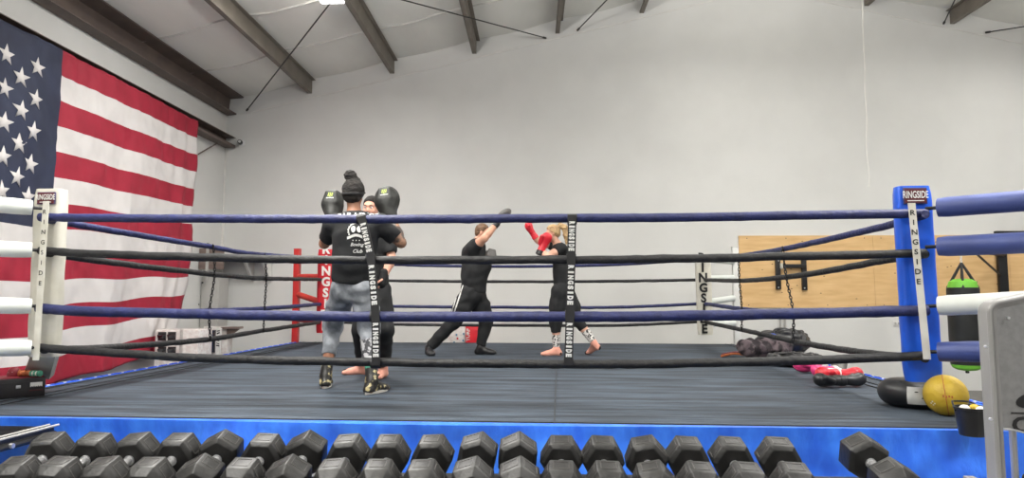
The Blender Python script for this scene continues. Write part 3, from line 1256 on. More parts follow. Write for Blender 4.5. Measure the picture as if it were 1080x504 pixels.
# near left corner: cream pad
a, b = at(55, 200, 4.80), at(46.5, 376, 4.80)
t, out = pad('corner_pad', 'tall cream padded corner with lettered strap in front of the flag', 'corner pad', a, b, 0.225, 0.11, 'pad_white', group='ring corner pads')
mb = MB()
s0, s1 = at(48.5, 212, 4.645), at(37.5, 380, 4.645)
mb.prism([(0, 0), (1, 0), (1, 1), (0, 1)], s1 - Vector((w, 0, 0)), Vector((2 * w, 0, 0)), s0 - s1, Vector((0, 1, 0)), 0.004, 'strap_white')
stacked(mb, 'RINGSIDE', at(47.5, 218, 4.642), at(42, 304, 4.642), 0.032, 'ink', 1.0, 0.015)
mb.build('lettered_strap', t)
mb = MB()
c = at(49, 209, 4.735)
mb.box(c, (0.14, 0.012, 0.092), 'patch_edge', bevel=0.003)
mb.box(c - Vector((0, 0.004, 0)), (0.128, 0.008, 0.08), 'patch')
mb.text('RINGSIDE', c - Vector((0, 0.0095, -0.008)), (1, 0, 0), (0, 0, 1), 0.042, 'ink_w', 0.001, wide=0.62, bold=0.02)
mb.box(c - Vector((0, 0.008, 0.03)), (0.09, 0.003, 0.005), 'ink_w')
mb.build('label_patch', t)
mb = MB()   # the cover flaring out at the foot
p = [at(34, 370, 4.80), at(60, 370, 4.80), at(52, 400, 5.36), at(22, 400, 5.36)]
mb.raw([p[0], p[1], p[2], p[3]] + [q + Vector((0, .05, 0.03)) for q in p], [[0, 1, 2, 3], [7, 6, 5, 4], [0, 4, 5, 1], [1, 5, 6, 2], [2, 6, 7, 3], [3, 7, 4, 0]], 'pad_white', smooth=False)
mb.build('flared_foot', t)

# far corners
a, b = at(343.5, 263, 10.66), at(341, 351, 10.66)
t, out = pad('corner_pad', 'red corner pad with large white lettering beside the man in grey sweatpants', 'corner pad', a, b, 0.23, 0.11, 'pad_red', group='ring corner pads')
mb = MB()
stacked(mb, 'RINGSIDE', at(344.5, 257, 10.597), at(342.5, 349, 10.597), 0.152, 'ink_w', 1.0, 0.04)
mb.build('lettering', t)
a, b = at(741, 272, 10.66), at(744, 353, 10.66)
t, out = pad('corner_pad', 'white corner pad with large black lettering at the far corner', 'corner pad', a, b, 0.235, 0.11, 'pad_white', group='ring corner pads')
mb = MB()
stacked(mb, 'RINGSIDE', at(740.5, 266, 10.597), at(743.5, 352, 10.597), 0.145, 'ink', 0.95, 0.04)
mb.build('lettering', t)

# posts


def post(key, m, ztop, label, w=0.10):
    p = POST[key]
    t = thing('ring_post', label, 'post', (p.x, p.y, 0), 'ring posts')
    mb = MB()
    mb.box((p.x, p.y, ztop / 2), (w, w, ztop), m, bevel=0.008)
    mb.build('post_tube', t)
    mb = MB()
    mb.box((p.x, p.y, 0.01), (w * 2.4, w * 2.4, 0.02), m, bevel=0.004)
    mb.build('base_plate', t)
    mb = MB()
    mb.box((p.x, p.y, ztop + 0.006), (w * 1.06, w * 1.06, 0.012), m, bevel=0.004)
    mb.build('post_cap', t)


zt = at(314, 263, 11.2).z
post('fl', 'post_red', zt, 'red steel ring post at the far corner')
post('fr', 'post_white', zt, 'white steel ring post at the far corner by the plywood')
post('nl', 'post_white', zt, 'white ring post outside the near flag side corner')
post('nr', 'post_blue', zt, 'blue ring post outside the near right corner')


def sleeve(a, b, r, m, label, group):
    a, b = Vector(a), Vector(b)
    t = thing('turnbuckle_cover', label, 'rope cover', (a + b) / 2, group)
    n = 14
    d = (b - a)
    L = [a + d * (0.08 + 0.84 * i / n) for i in range(n + 1)]
    rr = [r * (0.93 if i in (0, n) else 1) * (1 + 0.03 * noise.noise(Vector((i * 0.8, a.z * 9, a.x)))) for i in range(n + 1)]
    mb = MB()
    mb.tube(L, rr, m, 18)
    mb.build('foam_sleeve', t)
    mb = MB()
    mb.cyl(a, b, 0.012, m='chain', n=8)
    mb.build('turnbuckle', t)


pn = POST['nr']
for k, (y0, m, cn) in enumerate(((221, 'cover_blue', 'blue'), (261.5, 'cover_blue', 'blue'), (324, 'cover_white', 'white'), (372, 'cover_blue', 'blue'))):
    a = at(976, y0 - 1, 4.69)
    b = Vector((pn.x, pn.y, a.z + (0.0 if k < 2 else 0.06)))
    sleeve(a, b, 0.066, m, f'{cn} foam rope cover at the blue padded corner, {lev[k]} of four', 'rope covers at the blue corner')
pn = POST['nl']
for k, y0 in enumerate((220, 264, 323, 366.5)):
    a = at(46, y0, 4.69)
    b = Vector((pn.x, pn.y, a.z + (0.02, 0.0, 0.03, 0.03)[k]))
    sleeve(a, b, 0.058, 'cover_white', f'white foam rope cover in front of the flag, {lev[k]} of four', 'rope covers at the cream corner')
pn = POST['fl']
for k, y0 in enumerate((272.5, 292, 316, 339)):
    a = at(340, y0 + (3 if k == 2 else 0), 10.79)
    b = Vector((pn.x, pn.y, at(313, (275, 292, 310, 336)[k], 11.2).z))
    sleeve(a, b, 0.05, 'cover_red' if k in (1, 2) else 'cover_red', f'red foam rope cover at the red far post, {lev[k]} of four', 'rope covers at the red post')
pn = POST['fr']
for k, y0 in enumerate((273, 294, 319, 341)):
    a = at(743, y0, 10.79)
    b = Vector((pn.x, pn.y, at(776, (276, 293, 314, 341)[k], 11.2).z))
    sleeve(a, b, 0.05, 'cover_white', f'white foam rope cover at the white far post, {lev[k]} of four', 'rope covers at the white post')

# ================================================================== THE PEOPLE
def nrm(v):
    return Vector(v).normalized()


def head(so, c, f, u, s=1.0):
    c, f = Vector(c), nrm(f)
    u = (Vector(u) - f * Vector(u).dot(f)).normalized()
    sd = f.cross(u).normalized()
    Rm = Matrix((sd, f, u)).transposed()
    e = lambda x, y, z: c + (sd * x + f * y + u * z) * s
    q = lambda *a: tuple(v * s for v in a)
    so.ell(e(0, -0.012, 0.025), q(.072, .090, .088), Rm, k=.02)
    so.ell(e(0, .022, -.045), q(.056, .064, .068), Rm, k=.04)
    so.ell(e(0, .058, -.100), q(.024, .022, .018), Rm, k=.03)
    so.cone(e(0, .080, .004), e(0, .100, -.032), .008 * s, .013 * s, k=.014)
    for x in (-1, 1):
        so.cone(e(x * .014, .082, .022), e(x * .042, .068, .024), .010 * s, .008 * s, k=.02)
        so.ell(e(x * .038, .058, -.035), q(.02, .018, .018), Rm, k=.03)
        so.ell(e(x * .076, -.006, -.008), q(.009, .019, .031), Rm, k=.012)
        so.sub_ell(e(x * .030, .092, .002), q(.017, .013, .011), Rm, k=.010)
    so.ell(e(0, .083, -.062), q(.024, .010, .007), Rm, k=.010)
    so.ell(e(0, .080, -.074), q(.020, .010, .007), Rm, k=.010)
    return e, Rm


def face_parts(t, e, Rm, s=1.0, brow='hair_brown'):
    mb = MB()
    for x in (-1, 1):
        mb.ell(e(x * .030, .074, .002), (.0125 * s,) * 3, 'eye_white', n=14)
        mb.ell(e(x * .030, .0845, .002), (.006 * s, .003 * s, .006 * s), 'eye_dark', Rm, n=10)
    mb.build('eyes', t)
    mb = MB()
    for x in (-1, 1):
        mb.tube([e(x * .014, .091, .021), e(x * .030, .088, .026), e(x * .046, .074, .021)], [.003 * s, .004 * s, .002 * s], brow, 6)
    mb.build('eyebrows', t)
    mb = MB()
    mb.ell(e(0, .091, -.063), (.021 * s, .004 * s, .004 * s), 'lips', Rm, n=12)
    mb.ell(e(0, .088, -.072), (.018 * s, .005 * s, .0045 * s), 'lips', Rm, n=12)
    mb.build('mouth', t)


def limb(so, pts, rs, k=.03, flat=None, sq=1.0, cap=False):
    n = len(pts)
    for i in range(n - 1):
        so.cone(pts[i], pts[i + 1], rs[i], rs[i + 1], k, flat, sq, cap=(cap and i == n - 2))


def mid(a, b, t=0.5):
    return Vector(a).lerp(Vector(b), t)


def foot(so, an, d, r=1.0, lift=0.0, sole=ZM, grow=0.0):
    """an ankle, d direction of the toes on the ground"""
    d = nrm((d[0], d[1], 0))
    an = Vector(an)
    heel = Vector((an.x, an.y, sole)) - d * .035 + Vector((0, 0, .036 + lift))
    ball = Vector((an.x, an.y, sole)) + d * (.125) + Vector((0, 0, .030))
    toe = Vector((an.x, an.y, sole)) + d * (.185) + Vector((0, 0, .024))
    sd = d.cross(Vector((0, 0, 1)))
    so.cone(an, heel, (.036 + grow) * r, (.034 + grow) * r, .03)
    so.cone(an - Vector((0, 0, .01)), ball, (.034 + grow) * r, (.028 + grow) * r, .03)
    so.cone(heel, ball, (.032 + grow) * r, (.030 + grow) * r, .03)
    for x in (-.022, 0, .022):
        so.cone(ball + sd * x, toe + sd * x, (.026 + grow) * r, (.020 + grow) * r, .02)
    return heel, ball, toe


def hand(so, w, d, n, thumb, curl=1.0, s=1.0):
    """palm plus five separate fingers; d along the palm, n palm normal (the side the fingers curl to), thumb side vector"""
    w, d, n = Vector(w), nrm(d), nrm(n)
    th = nrm(thumb)
    q = w + d * .085 * s
    for x in (-.026, -.009, .009, .026):
        so.cone(w + th * x * .7 + d * .01, q + th * x, .015 * s, .013 * s, .012, flat=n, sq=1.1)
    Ls = (.060, .072, .078, .068)
    for i, x in enumerate((-.030, -.010, .010, .030)):
        b = q + th * x
        L = Ls[i] * s
        a1, a2, a3 = .6 * curl, 1.4 * curl, 2.1 * curl
        p1 = b + (d * math.cos(a1) + n * math.sin(a1)) * L * .45
        p2 = p1 + (d * math.cos(a2) + n * math.sin(a2)) * L * .32
        p3 = p2 + (d * math.cos(a3) + n * math.sin(a3)) * L * .25
        so.cone(b, p1, .0095 * s, .009 * s, .004)
        so.cone(p1, p2, .009 * s, .0085 * s, .004)
        so.cone(p2, p3, .0085 * s, .0075 * s, .004)
    b = w + d * .03 + th * .03
    p1 = b + (d * .6 + th * .7 + n * .4).normalized() * .04 * s
    p2 = p1 + (d * .8 + th * .1 + n * .7).normalized() * .032 * s
    so.cone(w + d * .02 + th * .012, b, .015 * s, .013 * s, .012)
    so.cone(b, p1, .012 * s, .0105 * s, .006)
    so.cone(p1, p2, .0105 * s, .009 * s, .006)


def glove_solid(w, d, side, s=1.0):
    """boxing glove: w wrist, d towards the knuckles, side = thumb side"""
    w, d, side = Vector(w), nrm(d), nrm(side)
    side = (side - d * side.dot(d)).normalized()
    n = d.cross(side).normalized()
    Rm = Matrix((side, d, n)).transposed()
    so = Solid()
    so.cone(w - d * .07 * s, w + d * .03 * s, .046 * s, .044 * s, .02, cap=False)
    so.ell(w + d * .115 * s, (.062 * s, .085 * s, .054 * s), Rm, k=.03)
    so.ell(w + d * .150 * s + n * .022 * s, (.058 * s, .048 * s, .045 * s), Rm, k=.03)
    so.cone(w + d * .05 * s + side * .045 * s, w + d * .125 * s + side * .066 * s + n * .03 * s, .026 * s, .027 * s, .008)
    so.cut(w - d * .075 * s, -d)
    return so


def glove_parts(t, w, d, side, m, cuffm, s=1.0, label=None):
    w, d = Vector(w), nrm(d)
    o = solid_obj('boxing_glove', glove_solid(w, d, side, s), m, t, .006, label=label)
    mb = MB()
    mb.tube([w - d * .078 * s, w - d * .074 * s, w - d * .03 * s, w - d * .026 * s], [.043 * s, .0495 * s, .0495 * s, .044 * s], cuffm, 18)
    mb.build('wrist_cuff', o)
    return o


def mitt(t, c, n, up, m, rx=.10, rz=.12, mark=True, wrist=None, label=None):
    """round punch mitt seen from the back of the hand: n looks at the viewer of the hand's back"""
    c, n = Vector(c), nrm(n)
    up = (Vector(up) - n * Vector(up).dot(n)).normalized()
    sd = up.cross(n).normalized()
    Rm = Matrix((sd, n, up)).transposed()
    so = Solid()
    so.ell(c - n * .03, (rx, .035, rz), Rm, k=.02)
    so.ell(c + n * .012 + up * .012, (rx * .86, .052, rz * .80), Rm, k=.03)
    for x in (-.05, -.017, .017, .05):
        so.cone(c + n * .045 + up * .0 + sd * x, c + n * .035 + up * .08 + sd * x * .8, .02, .017, .012)
    if wrist is not None:
        so.cone(c - up * .05 + n * .01, Vector(wrist) - (c - Vector(wrist)).normalized() * 0.03, .070, .060, .05)
        so.cone(c - up * .02 - sd * rx * .5, c - up * rz * .75 - sd * rx * .3, .045, .035, .03)
    o = solid_obj('punch_mitt', so, m, t, .007, label=label)
    if mark:
        bv = BVHTree.FromObject(o, bpy.context.evaluated_depsgraph_get())
        base = Vector((0, 0, 0))
        p = t
        while p is not None:
            base += p.location
            p = p.parent

        def onto(x, y):
            q = c + sd * x + up * y + n * .3
            h = bv.ray_cast(q - base, -n)
            return (h[0] + base + n * .002) if h[0] is not None else q - n * .25
        mb = MB()
        for k_, (x0, hh) in enumerate(((-.016, .034), (0, .040), (.016, .034))):
            vs = []
            for y in (0, .33, .66, 1):
                yy = .075 - hh * y
                vs += [onto(x0 - .0045 + .003 * math.sin(y * 6), yy), onto(x0 + .0045 + .003 * math.sin(y * 6), yy)]
            mb.raw(vs, [[0, 1, 3, 2], [2, 3, 5, 4], [4, 5, 7, 6]], 'green', False)
        xs = [-.034 + .068 * k_ / 8 for k_ in range(9)]
        for k_ in range(8):
            if k_ % 1 == 0:
                a_, b_ = xs[k_] + .001, xs[k_ + 1] - .002
                mb.raw([onto(a_, .030), onto(b_, .030), onto(b_, .021), onto(a_, .021)], [[0, 1, 2, 3]], 'ink_w', False)
        mb.build('printed_mark', o)
    return o


# ------------------------------------------------------------------ A: man with his back to us
gL, gR = onz(341, 409.5, ZM), onz(390, 416, ZM)
A = dict(pel=at(373, 299, 5.50), bel=at(373.5, 275, 5.46), che=at(375, 247, 5.45), nek=at(374, 228, 5.47), hd=at(373, 205, 5.50),
         sL=at(352, 236, 5.47), eL=at(342, 257, 5.66), wL=at(350, 224, 5.78), mL=at(350.5, 213, 5.82),
         sR=at(400, 236, 5.47), eR=at(423, 256, 5.56), wR=at(411, 225, 5.70), mR=at(407.5, 210, 5.72),
         hL=at(363, 304, 5.52), hR=at(384, 304, 5.48))
A['aL'] = Vector((gL.x, gL.y + .05, ZM + .10))
A['aR'] = Vector((gR.x, gR.y + .05, ZM + .10))
A['kL'] = at(351, 345, A['aL'].y + .14)
A['kR'] = at(389.5, 346, A['aR'].y + .17)
t = thing('person', 'man seen from behind in black tee and grey sweatpants, arms raised', 'person', (A['pel'].x, A['pel'].y, ZM))
so = Solid()
e, Rm = head(so, A['hd'], (0.06, 1, -.05), (0.02, 0, 1), 0.93)
so.cone(A['nek'] - ZV * .02, A['hd'] - ZV * .06, .058, .052, .03)
limb(so, [A['pel'], A['bel'], A['che'], A['nek'] - ZV * .06], [.135, .13, .15, .10], .06, (0, 1, 0), 1.45)
for s_ in 'LR':
    limb(so, [A['che'] + ZV * .06, A['s' + s_], mid(A['s' + s_], A['e' + s_]), A['e' + s_]], [.07, .060, .050, .044], .04)
    limb(so, [A['e' + s_], mid(A['e' + s_], A['w' + s_], .3), A['w' + s_], A['m' + s_]], [.042, .047, .030, .030], .02)
    limb(so, [A['h' + s_], A['k' + s_], mid(A['k' + s_], A['a' + s_], .35), A['a' + s_]], [.085, .055, .055, .036], .03)
foot(so, A['aL'], (-.28, 1))
foot(so, A['aR'], (.35, 1))


def mf(p):
    return 1 if (p.x > A['sR'].x + .05 and p.z > A['pel'].z) else 0


body = solid_obj('body', so, ['skin_a', 'tattoo'], t, .009, matfn=mf)
face_parts(t, e, Rm, .93, 'hair_black')
# tee
so = Solid()
limb(so, [at(373, 290, 5.49), A['bel'], A['che'], A['nek'] - ZV * .07], [.182, .172, .182, .115], .06, (0, 1, 0), 1.45)
for s_ in 'LR':
    so.cone(A['che'] + ZV * .09, A['s' + s_], .085, .082, .05)
    c_ = mid(A['s' + s_], A['e' + s_], .74)
    so.cone(A['s' + s_], c_, .082, .070, .03, cap=True)
so.cone(A['nek'] - ZV * .05, A['nek'] + ZV * .0, .078, .066, .03, cap=True)
so.cut(at(350, 297, 5.45), Vector((-.12, 0, -1)))
tee = solid_obj('black_tee', so, 'cloth_black', t, .009, wr=.0032, wf=17, label='black tee with white club print on the back')
# print on the back of the tee
bv = BVHTree.FromObject(tee, bpy.context.evaluated_depsgraph_get())
tb = Vector(t.location)


def onback(x, y, cx=374.5, cy=240):
    p0 = at(cx, cy, 5.3)
    q = p0 + Vector((x, 0, y))
    q.y = 4.9
    h = bv.ray_cast(q - tb, Vector((0, 1, 0)))
    return (h[0] + tb - Vector((0, .003, 0))) if h[0] is not None else Vector((q.x, 5.28, q.z))


def back_text(mb, txt, cx, cy, h, wide, bold=0.02, arc=0.0, shear=0.0):
    vs, fs = glyphs(txt, bold, shear)
    W = max(abs(x) for x, y in vs) * h * wide

    def fn(x, y):
        yy = y - arc * (x / W) ** 2
        return onback(x, yy, cx, cy)
    # glyph faces are cut finer so that they follow the cloth
    b2 = bmesh.new()
    bvx = [b2.verts.new((x * h * wide, y * h, 0)) for x, y in vs]
    for f in fs:
        try:
            b2.faces.new([bvx[i] for i in f])
        except ValueError:
            pass
    bmesh.ops.triangulate(b2, faces=b2.faces[:])
    b2.verts.index_update()
    mb.raw([fn(v.co.x, v.co.y) for v in b2.verts], [[v.index for v in f.verts] for f in b2.faces], 'ink_w', False)
    b2.free()


mb = MB()
back_text(mb, 'PARADISE', 373, 225.5, .042, 1.34, .012, arc=.004)
for k in range(26):       # wreath of short strokes round the emblem
    a_ = R(150) + R(240) * k / 25 - R(90) * 0
    a_ = R(-30) + R(240) * k / 25
    r0, r1 = .058, .072 if k % 2 else .068
    w_ = .07
    q = [onback(r0 * math.cos(a_ - w_), r0 * math.sin(a_ - w_), 375, 243), onback(r1 * math.cos(a_ - w_), r1 * math.sin(a_ - w_), 375, 243),
         onback(r1 * math.cos(a_ + w_), r1 * math.sin(a_ + w_), 375, 243), onback(r0 * math.cos(a_ + w_), r0 * math.sin(a_ + w_), 375, 243)]
    mb.raw(q, [[0, 1, 2, 3]], 'ink_w', False)
for x_ in (-.023, .023):  # the pair of gloves
    cen = onback(x_, .012, 375, 243)
    ring = [onback(x_ + .019 * math.cos(a_) * (1 + .12 * math.sin(a_)), .012 + .027 * math.sin(a_), 375, 243) for a_ in [2 * PI * k / 14 for k in range(14)]]
    mb.raw([cen] + ring, [[0, 1 + k, 1 + (k + 1) % 14] for k in range(14)], 'ink_w', False)
N_ = 10
rib = []
for k in range(N_ + 1):
    x_ = -.075 + .15 * k / N_
    yy = -.048 + .012 * math.cos(x_ * 38)
    rib += [onback(x_, yy + .011, 375, 243), onback(x_, yy - .011, 375, 243)]
mb.raw(rib, [[2 * k, 2 * k + 1, 2 * k + 3, 2 * k + 2] for k in range(N_)], 'ink_w', False)
for x_ in (-.025, 0, .025):
    mb.raw([onback(x_ + .005 * math.cos(a_), -.078 + .005 * math.sin(a_), 375, 243) for a_ in [2 * PI * k / 8 for k in range(8)]], [list(range(8))], 'ink_w', False)
back_text(mb, 'Boxing', 375.5, 258, .036, .95, .015, shear=.35)
back_text(mb, 'Club', 376, 264.5, .030, .95, .015, shear=.35)
mb.fixn = False
pr = mb.build('shirt_print', tee, sharp=None)
# sweatpants
so = Solid()
limb(so, [A['pel'] + ZV * .05, A['pel']], [.150, .160], .05, (0, 1, 0), 1.5)
cuL, cuR = mid(A['kL'], A['aL'], .58), mid(A['kR'], A['aR'], .56)
limb(so, [A['hL'], mid(A['hL'], A['kL']), A['kL'], cuL], [.108, .098, .082, .060], .04, cap=True)
limb(so, [A['hR'], mid(A['hR'], A['kR']), A['kR'], cuR], [.108, .098, .084, .062], .04, cap=True)
solid_obj('grey_sweatpants', so, 'cloth_grey', t, .009, wr=.0045, wf=21)
so = Solid()
limb(so, [mid(A['kR'], A['aR'], .22), mid(A['kR'], A['aR'], .66)], [.080, .066], .02, cap=True)
so.cut(mid(A['kR'], A['aR'], .18), ZV)
solid_obj('knee_sleeve', so, 'pattern', t, .008, label='grey patterned knit sleeve over the right calf')
# hair, top knot and head band
so = Solid()
hp = A['hd']
so.ell(hp + Vector((0, -.012, .030)), (.092, .100, .108), k=.02)
so.ell(hp + Vector((-.0, -.05, -.025)), (.070, .052, .050), k=.03)
so.cut(hp + Vector((0, .035, .02)), Vector((0, 1, -.75)))
hair = solid_obj('black_hair', so, 'hair_black', t, .006, wr=.002, wf=60)
so = Solid()
kn = at(369.5, 184, 5.48)
so.ell(kn - ZV * .01, (.050, .048, .042), k=.02)
so.cone(kn - ZV * .01, hp + ZV * .10, .036, .06, .03)
solid_obj('top_knot', so, 'hair_black', hair, .006, wr=.003, wf=70)
mb = MB()
mb.tube([hp + Vector((.093 * math.cos(a_), -.012 + .101 * math.sin(a_), .008 + .02 * math.sin(a_))) for a_ in [2 * PI * k / 28 for k in range(28)]], .010, 'glove_black', 6, closed=True)
mb.build('head_band', hair)
# shoes
for s_, d_ in (('L', (-.28, 1)), ('R', (.35, 1))):
    so = Solid()
    h_, b_, o_ = foot(so, A['a' + s_], d_, grow=.009)
    up_ = mid(A['a' + s_], A['k' + s_], .24)
    so.cone(A['a' + s_], up_, .048, .050, .02, cap=True)
    so.cut((0, 0, ZM + .018), (0, 0, -1))
    sh = solid_obj('high_top_shoe', so, 'shoe_black', t, .006)
    mb = MB()
    dd = nrm((d_[0], d_[1], 0))
    sd = dd.cross(ZV)
    an = Vector((A['a' + s_].x, A['a' + s_].y, 0))
    ol = []
    for k in range(20):
        a_ = 2 * PI * k / 20
        x_, y_ = math.cos(a_), math.sin(a_)
        ol.append(an + dd * (.068 + .148 * y_) + sd * (.048 * x_ * (1 + .12 * y_)))
    mb.prism([(p.x, p.y) for p in ol], (0, 0, ZM + .002), (1, 0, 0), (0, 1, 0), (0, 0, 1), .020, 'sole')
    mb.build('shoe_sole', sh)
so = Solid()
limb(so, [mid(A['kR'], A['aR'], .66), mid(A['kR'], A['aR'], .80)], [.054, .050], .02, cap=True)
solid_obj('ankle_wrap', so, 'teal', t, .008)
mitt(t, A['mL'], (0, -1, .05), (0, .1, 1), 'mitt', .096, .118, True, A['wL'], 'smaller-looking black mitt with green mark on the left')
mitt(t, A['mR'], (0, -1, .08), (-.12, .1, 1), 'mitt', .114, .125, True, A['wR'], 'black mitt with green mark on the right')

# ------------------------------------------------------------------ B: partner facing us, half hidden
g1, g2 = onz(383, 395, ZM), onz(404, 398, ZM)
Bp = dict(pel=at(393, 303, 6.45), bel=at(392, 282, 6.42), che=at(391, 256, 6.42), nek=at(391, 239, 6.42), hd=at(391.5, 219, 6.38),
          sL=at(373, 246, 6.42), eL=at(364, 266, 6.22), wL=at(354, 232, 6.12),
          sR=at(409, 248, 6.42), eR=at(413, 272, 6.38), wR=at(405, 292, 6.22),
          hL=at(386, 306, 6.5), hR=at(402, 306, 6.45))
Bp['aL'] = Vector((g1.x, g1.y, ZM + .09))
Bp['aR'] = Vector((g2.x, g2.y + .0, ZM + .09))
Bp['kL'] = at(379.5, 348, 6.45)
Bp['kR'] = at(407, 348, 6.25)
t = thing('person', 'boxer in black facing the camera, half hidden behind the man in grey sweatpants', 'person', (Bp['pel'].x, Bp['pel'].y, ZM))
so = Solid()
e, Rm = head(so, Bp['hd'], (-.10, -1, -.12), (0.05, -.1, 1), 0.98)
so.cone(Bp['nek'] - ZV * .02, Bp['hd'] - ZV * .06, .058, .052, .03)
limb(so, [Bp['pel'], Bp['bel'], Bp['che'], Bp['nek'] - ZV * .05], [.135, .125, .145, .09], .06, (0, 1, 0), 1.45)
for s_ in 'LR':
    limb(so, [Bp['che'] + ZV * .06, Bp['s' + s_], mid(Bp['s' + s_], Bp['e' + s_]), Bp['e' + s_]], [.06, .055, .045, .040], .04)
    limb(so, [Bp['e' + s_], mid(Bp['e' + s_], Bp['w' + s_], .3), Bp['w' + s_]], [.040, .044, .028], .02)
    limb(so, [Bp['h' + s_], Bp['k' + s_], mid(Bp['k' + s_], Bp['a' + s_], .35), Bp['a' + s_]], [.08, .055, .052, .034], .03)
foot(so, Bp['aL'], (-1, -.15))
foot(so, Bp['aR'], (-.05, -1))
hand(so, Bp['wR'], (-.25, -.1, -1), (-.9, -.2, .1), (0, -1, .1), 1.1)


def mfb(p):
    return 1 if p.z < ZM + .17 else 0


solid_obj('body', so, ['skin_b', 'sock_pink'], t, .0075, matfn=mfb)
face_parts(t, e, Rm, .98, 'hair_brown')
so = Solid()
limb(so, [at(393, 298, 6.44), Bp['bel'], Bp['che'], Bp['nek'] - ZV * .06], [.162, .150, .165, .105], .06, (0, 1, 0), 1.45)
for s_ in 'LR':
    so.cone(Bp['che'] + ZV * .07, Bp['s' + s_], .075, .074, .05)
    so.cone(Bp['s' + s_], mid(Bp['s' + s_], Bp['e' + s_], .8), .074, .066, .03, cap=True)
so.cut(at(392, 303, 6.4), Vector((0, 0, -1)))
solid_obj('black_tee', so, 'cloth_black', t, .009, wr=.003, wf=17)
so = Solid()
limb(so, [Bp['pel'] + ZV * .08, Bp['pel']], [.142, .152], .05, (0, 1, 0), 1.3)
for s_ in 'LR':
    limb(so, [Bp['h' + s_], mid(Bp['h' + s_], Bp['k' + s_]), Bp['k' + s_], mid(Bp['k' + s_], Bp['a' + s_], .88)], [.098, .086, .074, .066], .04, cap=True)
solid_obj('black_trousers', so, 'cloth_black2', t, .009, wr=.003, wf=20)
so = Solid()
so.ell(e(0, -.014, .032), (.079, .094, .088), Rm, k=.02)
so.cut(e(0, .045, .045), Rm @ Vector((0, .8, -1)))
solid_obj('short_hair', so, 'hair_black', t, .006, wr=.001, wf=60)
so = Solid()
limb(so, [Bp['wR'] + ZV * .045, Bp['wR'], Bp['wR'] + Vector((-.02, -.01, -.065))], [.036, .034, .044], .02)
solid_obj('hand_wrap', so, 'cloth_black', t, .006)
glove_parts(t, Bp['wL'], (-.1, -.35, 1), (1, 0, 0), 'glove_black', 'glove_black')
for s_, d_ in (('L', (-1, -.15)), ('R', (-.05, -1))):
    so = Solid()
    dd = nrm((d_[0], d_[1], 0))
    toe = Vector((Bp['a' + s_].x, Bp['a' + s_].y, ZM + .025)) + dd * .175
    so.ell(toe, (.034, .034, .026), k=.01)
    so.cone(toe, toe - dd * .02, .028, .030, .02)
    solid_obj('black_toe_cap', so, 'cloth_black', t, .006)

# ------------------------------------------------------------------ C: big man in black, arm raised
g1, g2 = onz(458, 371.5, ZM), onz(508, 372.5, ZM)
C = dict(pel=at(499, 309, 9.08), bel=at(500.5, 288, 9.08), che=at(500, 268, 9.08), nek=at(504, 255, 9.08), hd=at(509.5, 245, 9.06),
         sR=at(499, 262, 8.92), eR=at(511, 251, 8.78), wR=at(524, 236, 8.86), mR=at(529.5, 228.5, 8.88),
         sL=at(503, 262, 9.26), eL=at(513, 280, 9.30), wL=at(518, 273, 9.12), mL=at(517, 270, 9.05),
         hR=at(495, 311, 8.98), hL=at(502, 311, 9.18))
C['aR'] = Vector((g1.x, 8.98, ZM + .09))
C['aL'] = Vector((g2.x, 9.12, ZM + .09))
C['kR'] = at(480, 338, 8.95)
C['kL'] = at(513, 337, 9.14)
t = thing('person', 'heavyset man in black in profile raising a punch mitt above his head', 'person', (C['pel'].x, C['pel'].y, ZM))
so = Solid()
e, Rm = head(so, C['hd'], (1, -.12, -.12), (0.1, 0, 1), 0.97)
so.cone(C['nek'] - ZV * .02, C['hd'] - ZV * .05 - Vector((.02, 0, 0)), .066, .060, .03)
limb(so, [C['pel'], C['bel'], C['che'], C['nek'] - ZV * .05], [.165, .175, .165, .10], .06, (1, 0, 0), 1.2)
for s_ in 'LR':
    limb(so, [C['che'] + ZV * .04, C['s' + s_], mid(C['s' + s_], C['e' + s_]), C['e' + s_]], [.07, .066, .058, .052], .04)
    limb(so, [C['e' + s_], mid(C['e' + s_], C['w' + s_], .3), C['w' + s_], C['m' + s_]], [.050, .050, .034, .03], .02)
    limb(so, [C['h' + s_], C['k' + s_], mid(C['k' + s_], C['a' + s_], .35), C['a' + s_]], [.10, .062, .058, .036], .03)
foot(so, C['aR'], (.35, -.9))
foot(so, C['aL'], (1, -.1))
solid_obj('body', so, 'skin_c', t, .0085)
face_parts(t, e, Rm, .97)
so = Solid()
limb(so, [at(499.5, 304, 9.08), C['bel'], C['che'], C['nek'] - ZV * .06], [.200, .205, .185, .115], .06, (1, 0, 0), 1.18)
so.ell(C['bel'] + Vector((.08, 0, .11)), (.15, .18, .17), k=.06)
for s_ in 'LR':
    so.cone(C['che'] + ZV * .05, C['s' + s_], .088, .088, .05)
    so.cone(C['s' + s_], mid(C['s' + s_], C['e' + s_], .55 if s_ == 'R' else .8), .088, .078, .03, cap=True)
so.cut(at(499, 309, 9.1), Vector((0, 0, -1)))
solid_obj('black_tee', so, 'cloth_black', t, .009, wr=.0035, wf=16)
so = Solid()
limb(so, [C['pel'] + ZV * .08, C['pel']], [.175, .185], .05, (1, 0, 0), 1.15)
for s_ in 'LR':
    limb(so, [C['h' + s_], mid(C['h' + s_], C['k' + s_]), C['k' + s_], mid(C['k' + s_], C['a' + s_], .93)], [.135, .122, .094, .070], .05, cap=True)
pants = solid_obj('track_pants', so, 'cloth_black2', t, .009, wr=.004, wf=18, label='black track pants with three white side stripes')
bv2 = BVHTree.FromObject(pants, bpy.context.evaluated_depsgraph_get())
tb2 = Vector(t.location)
mb = MB()
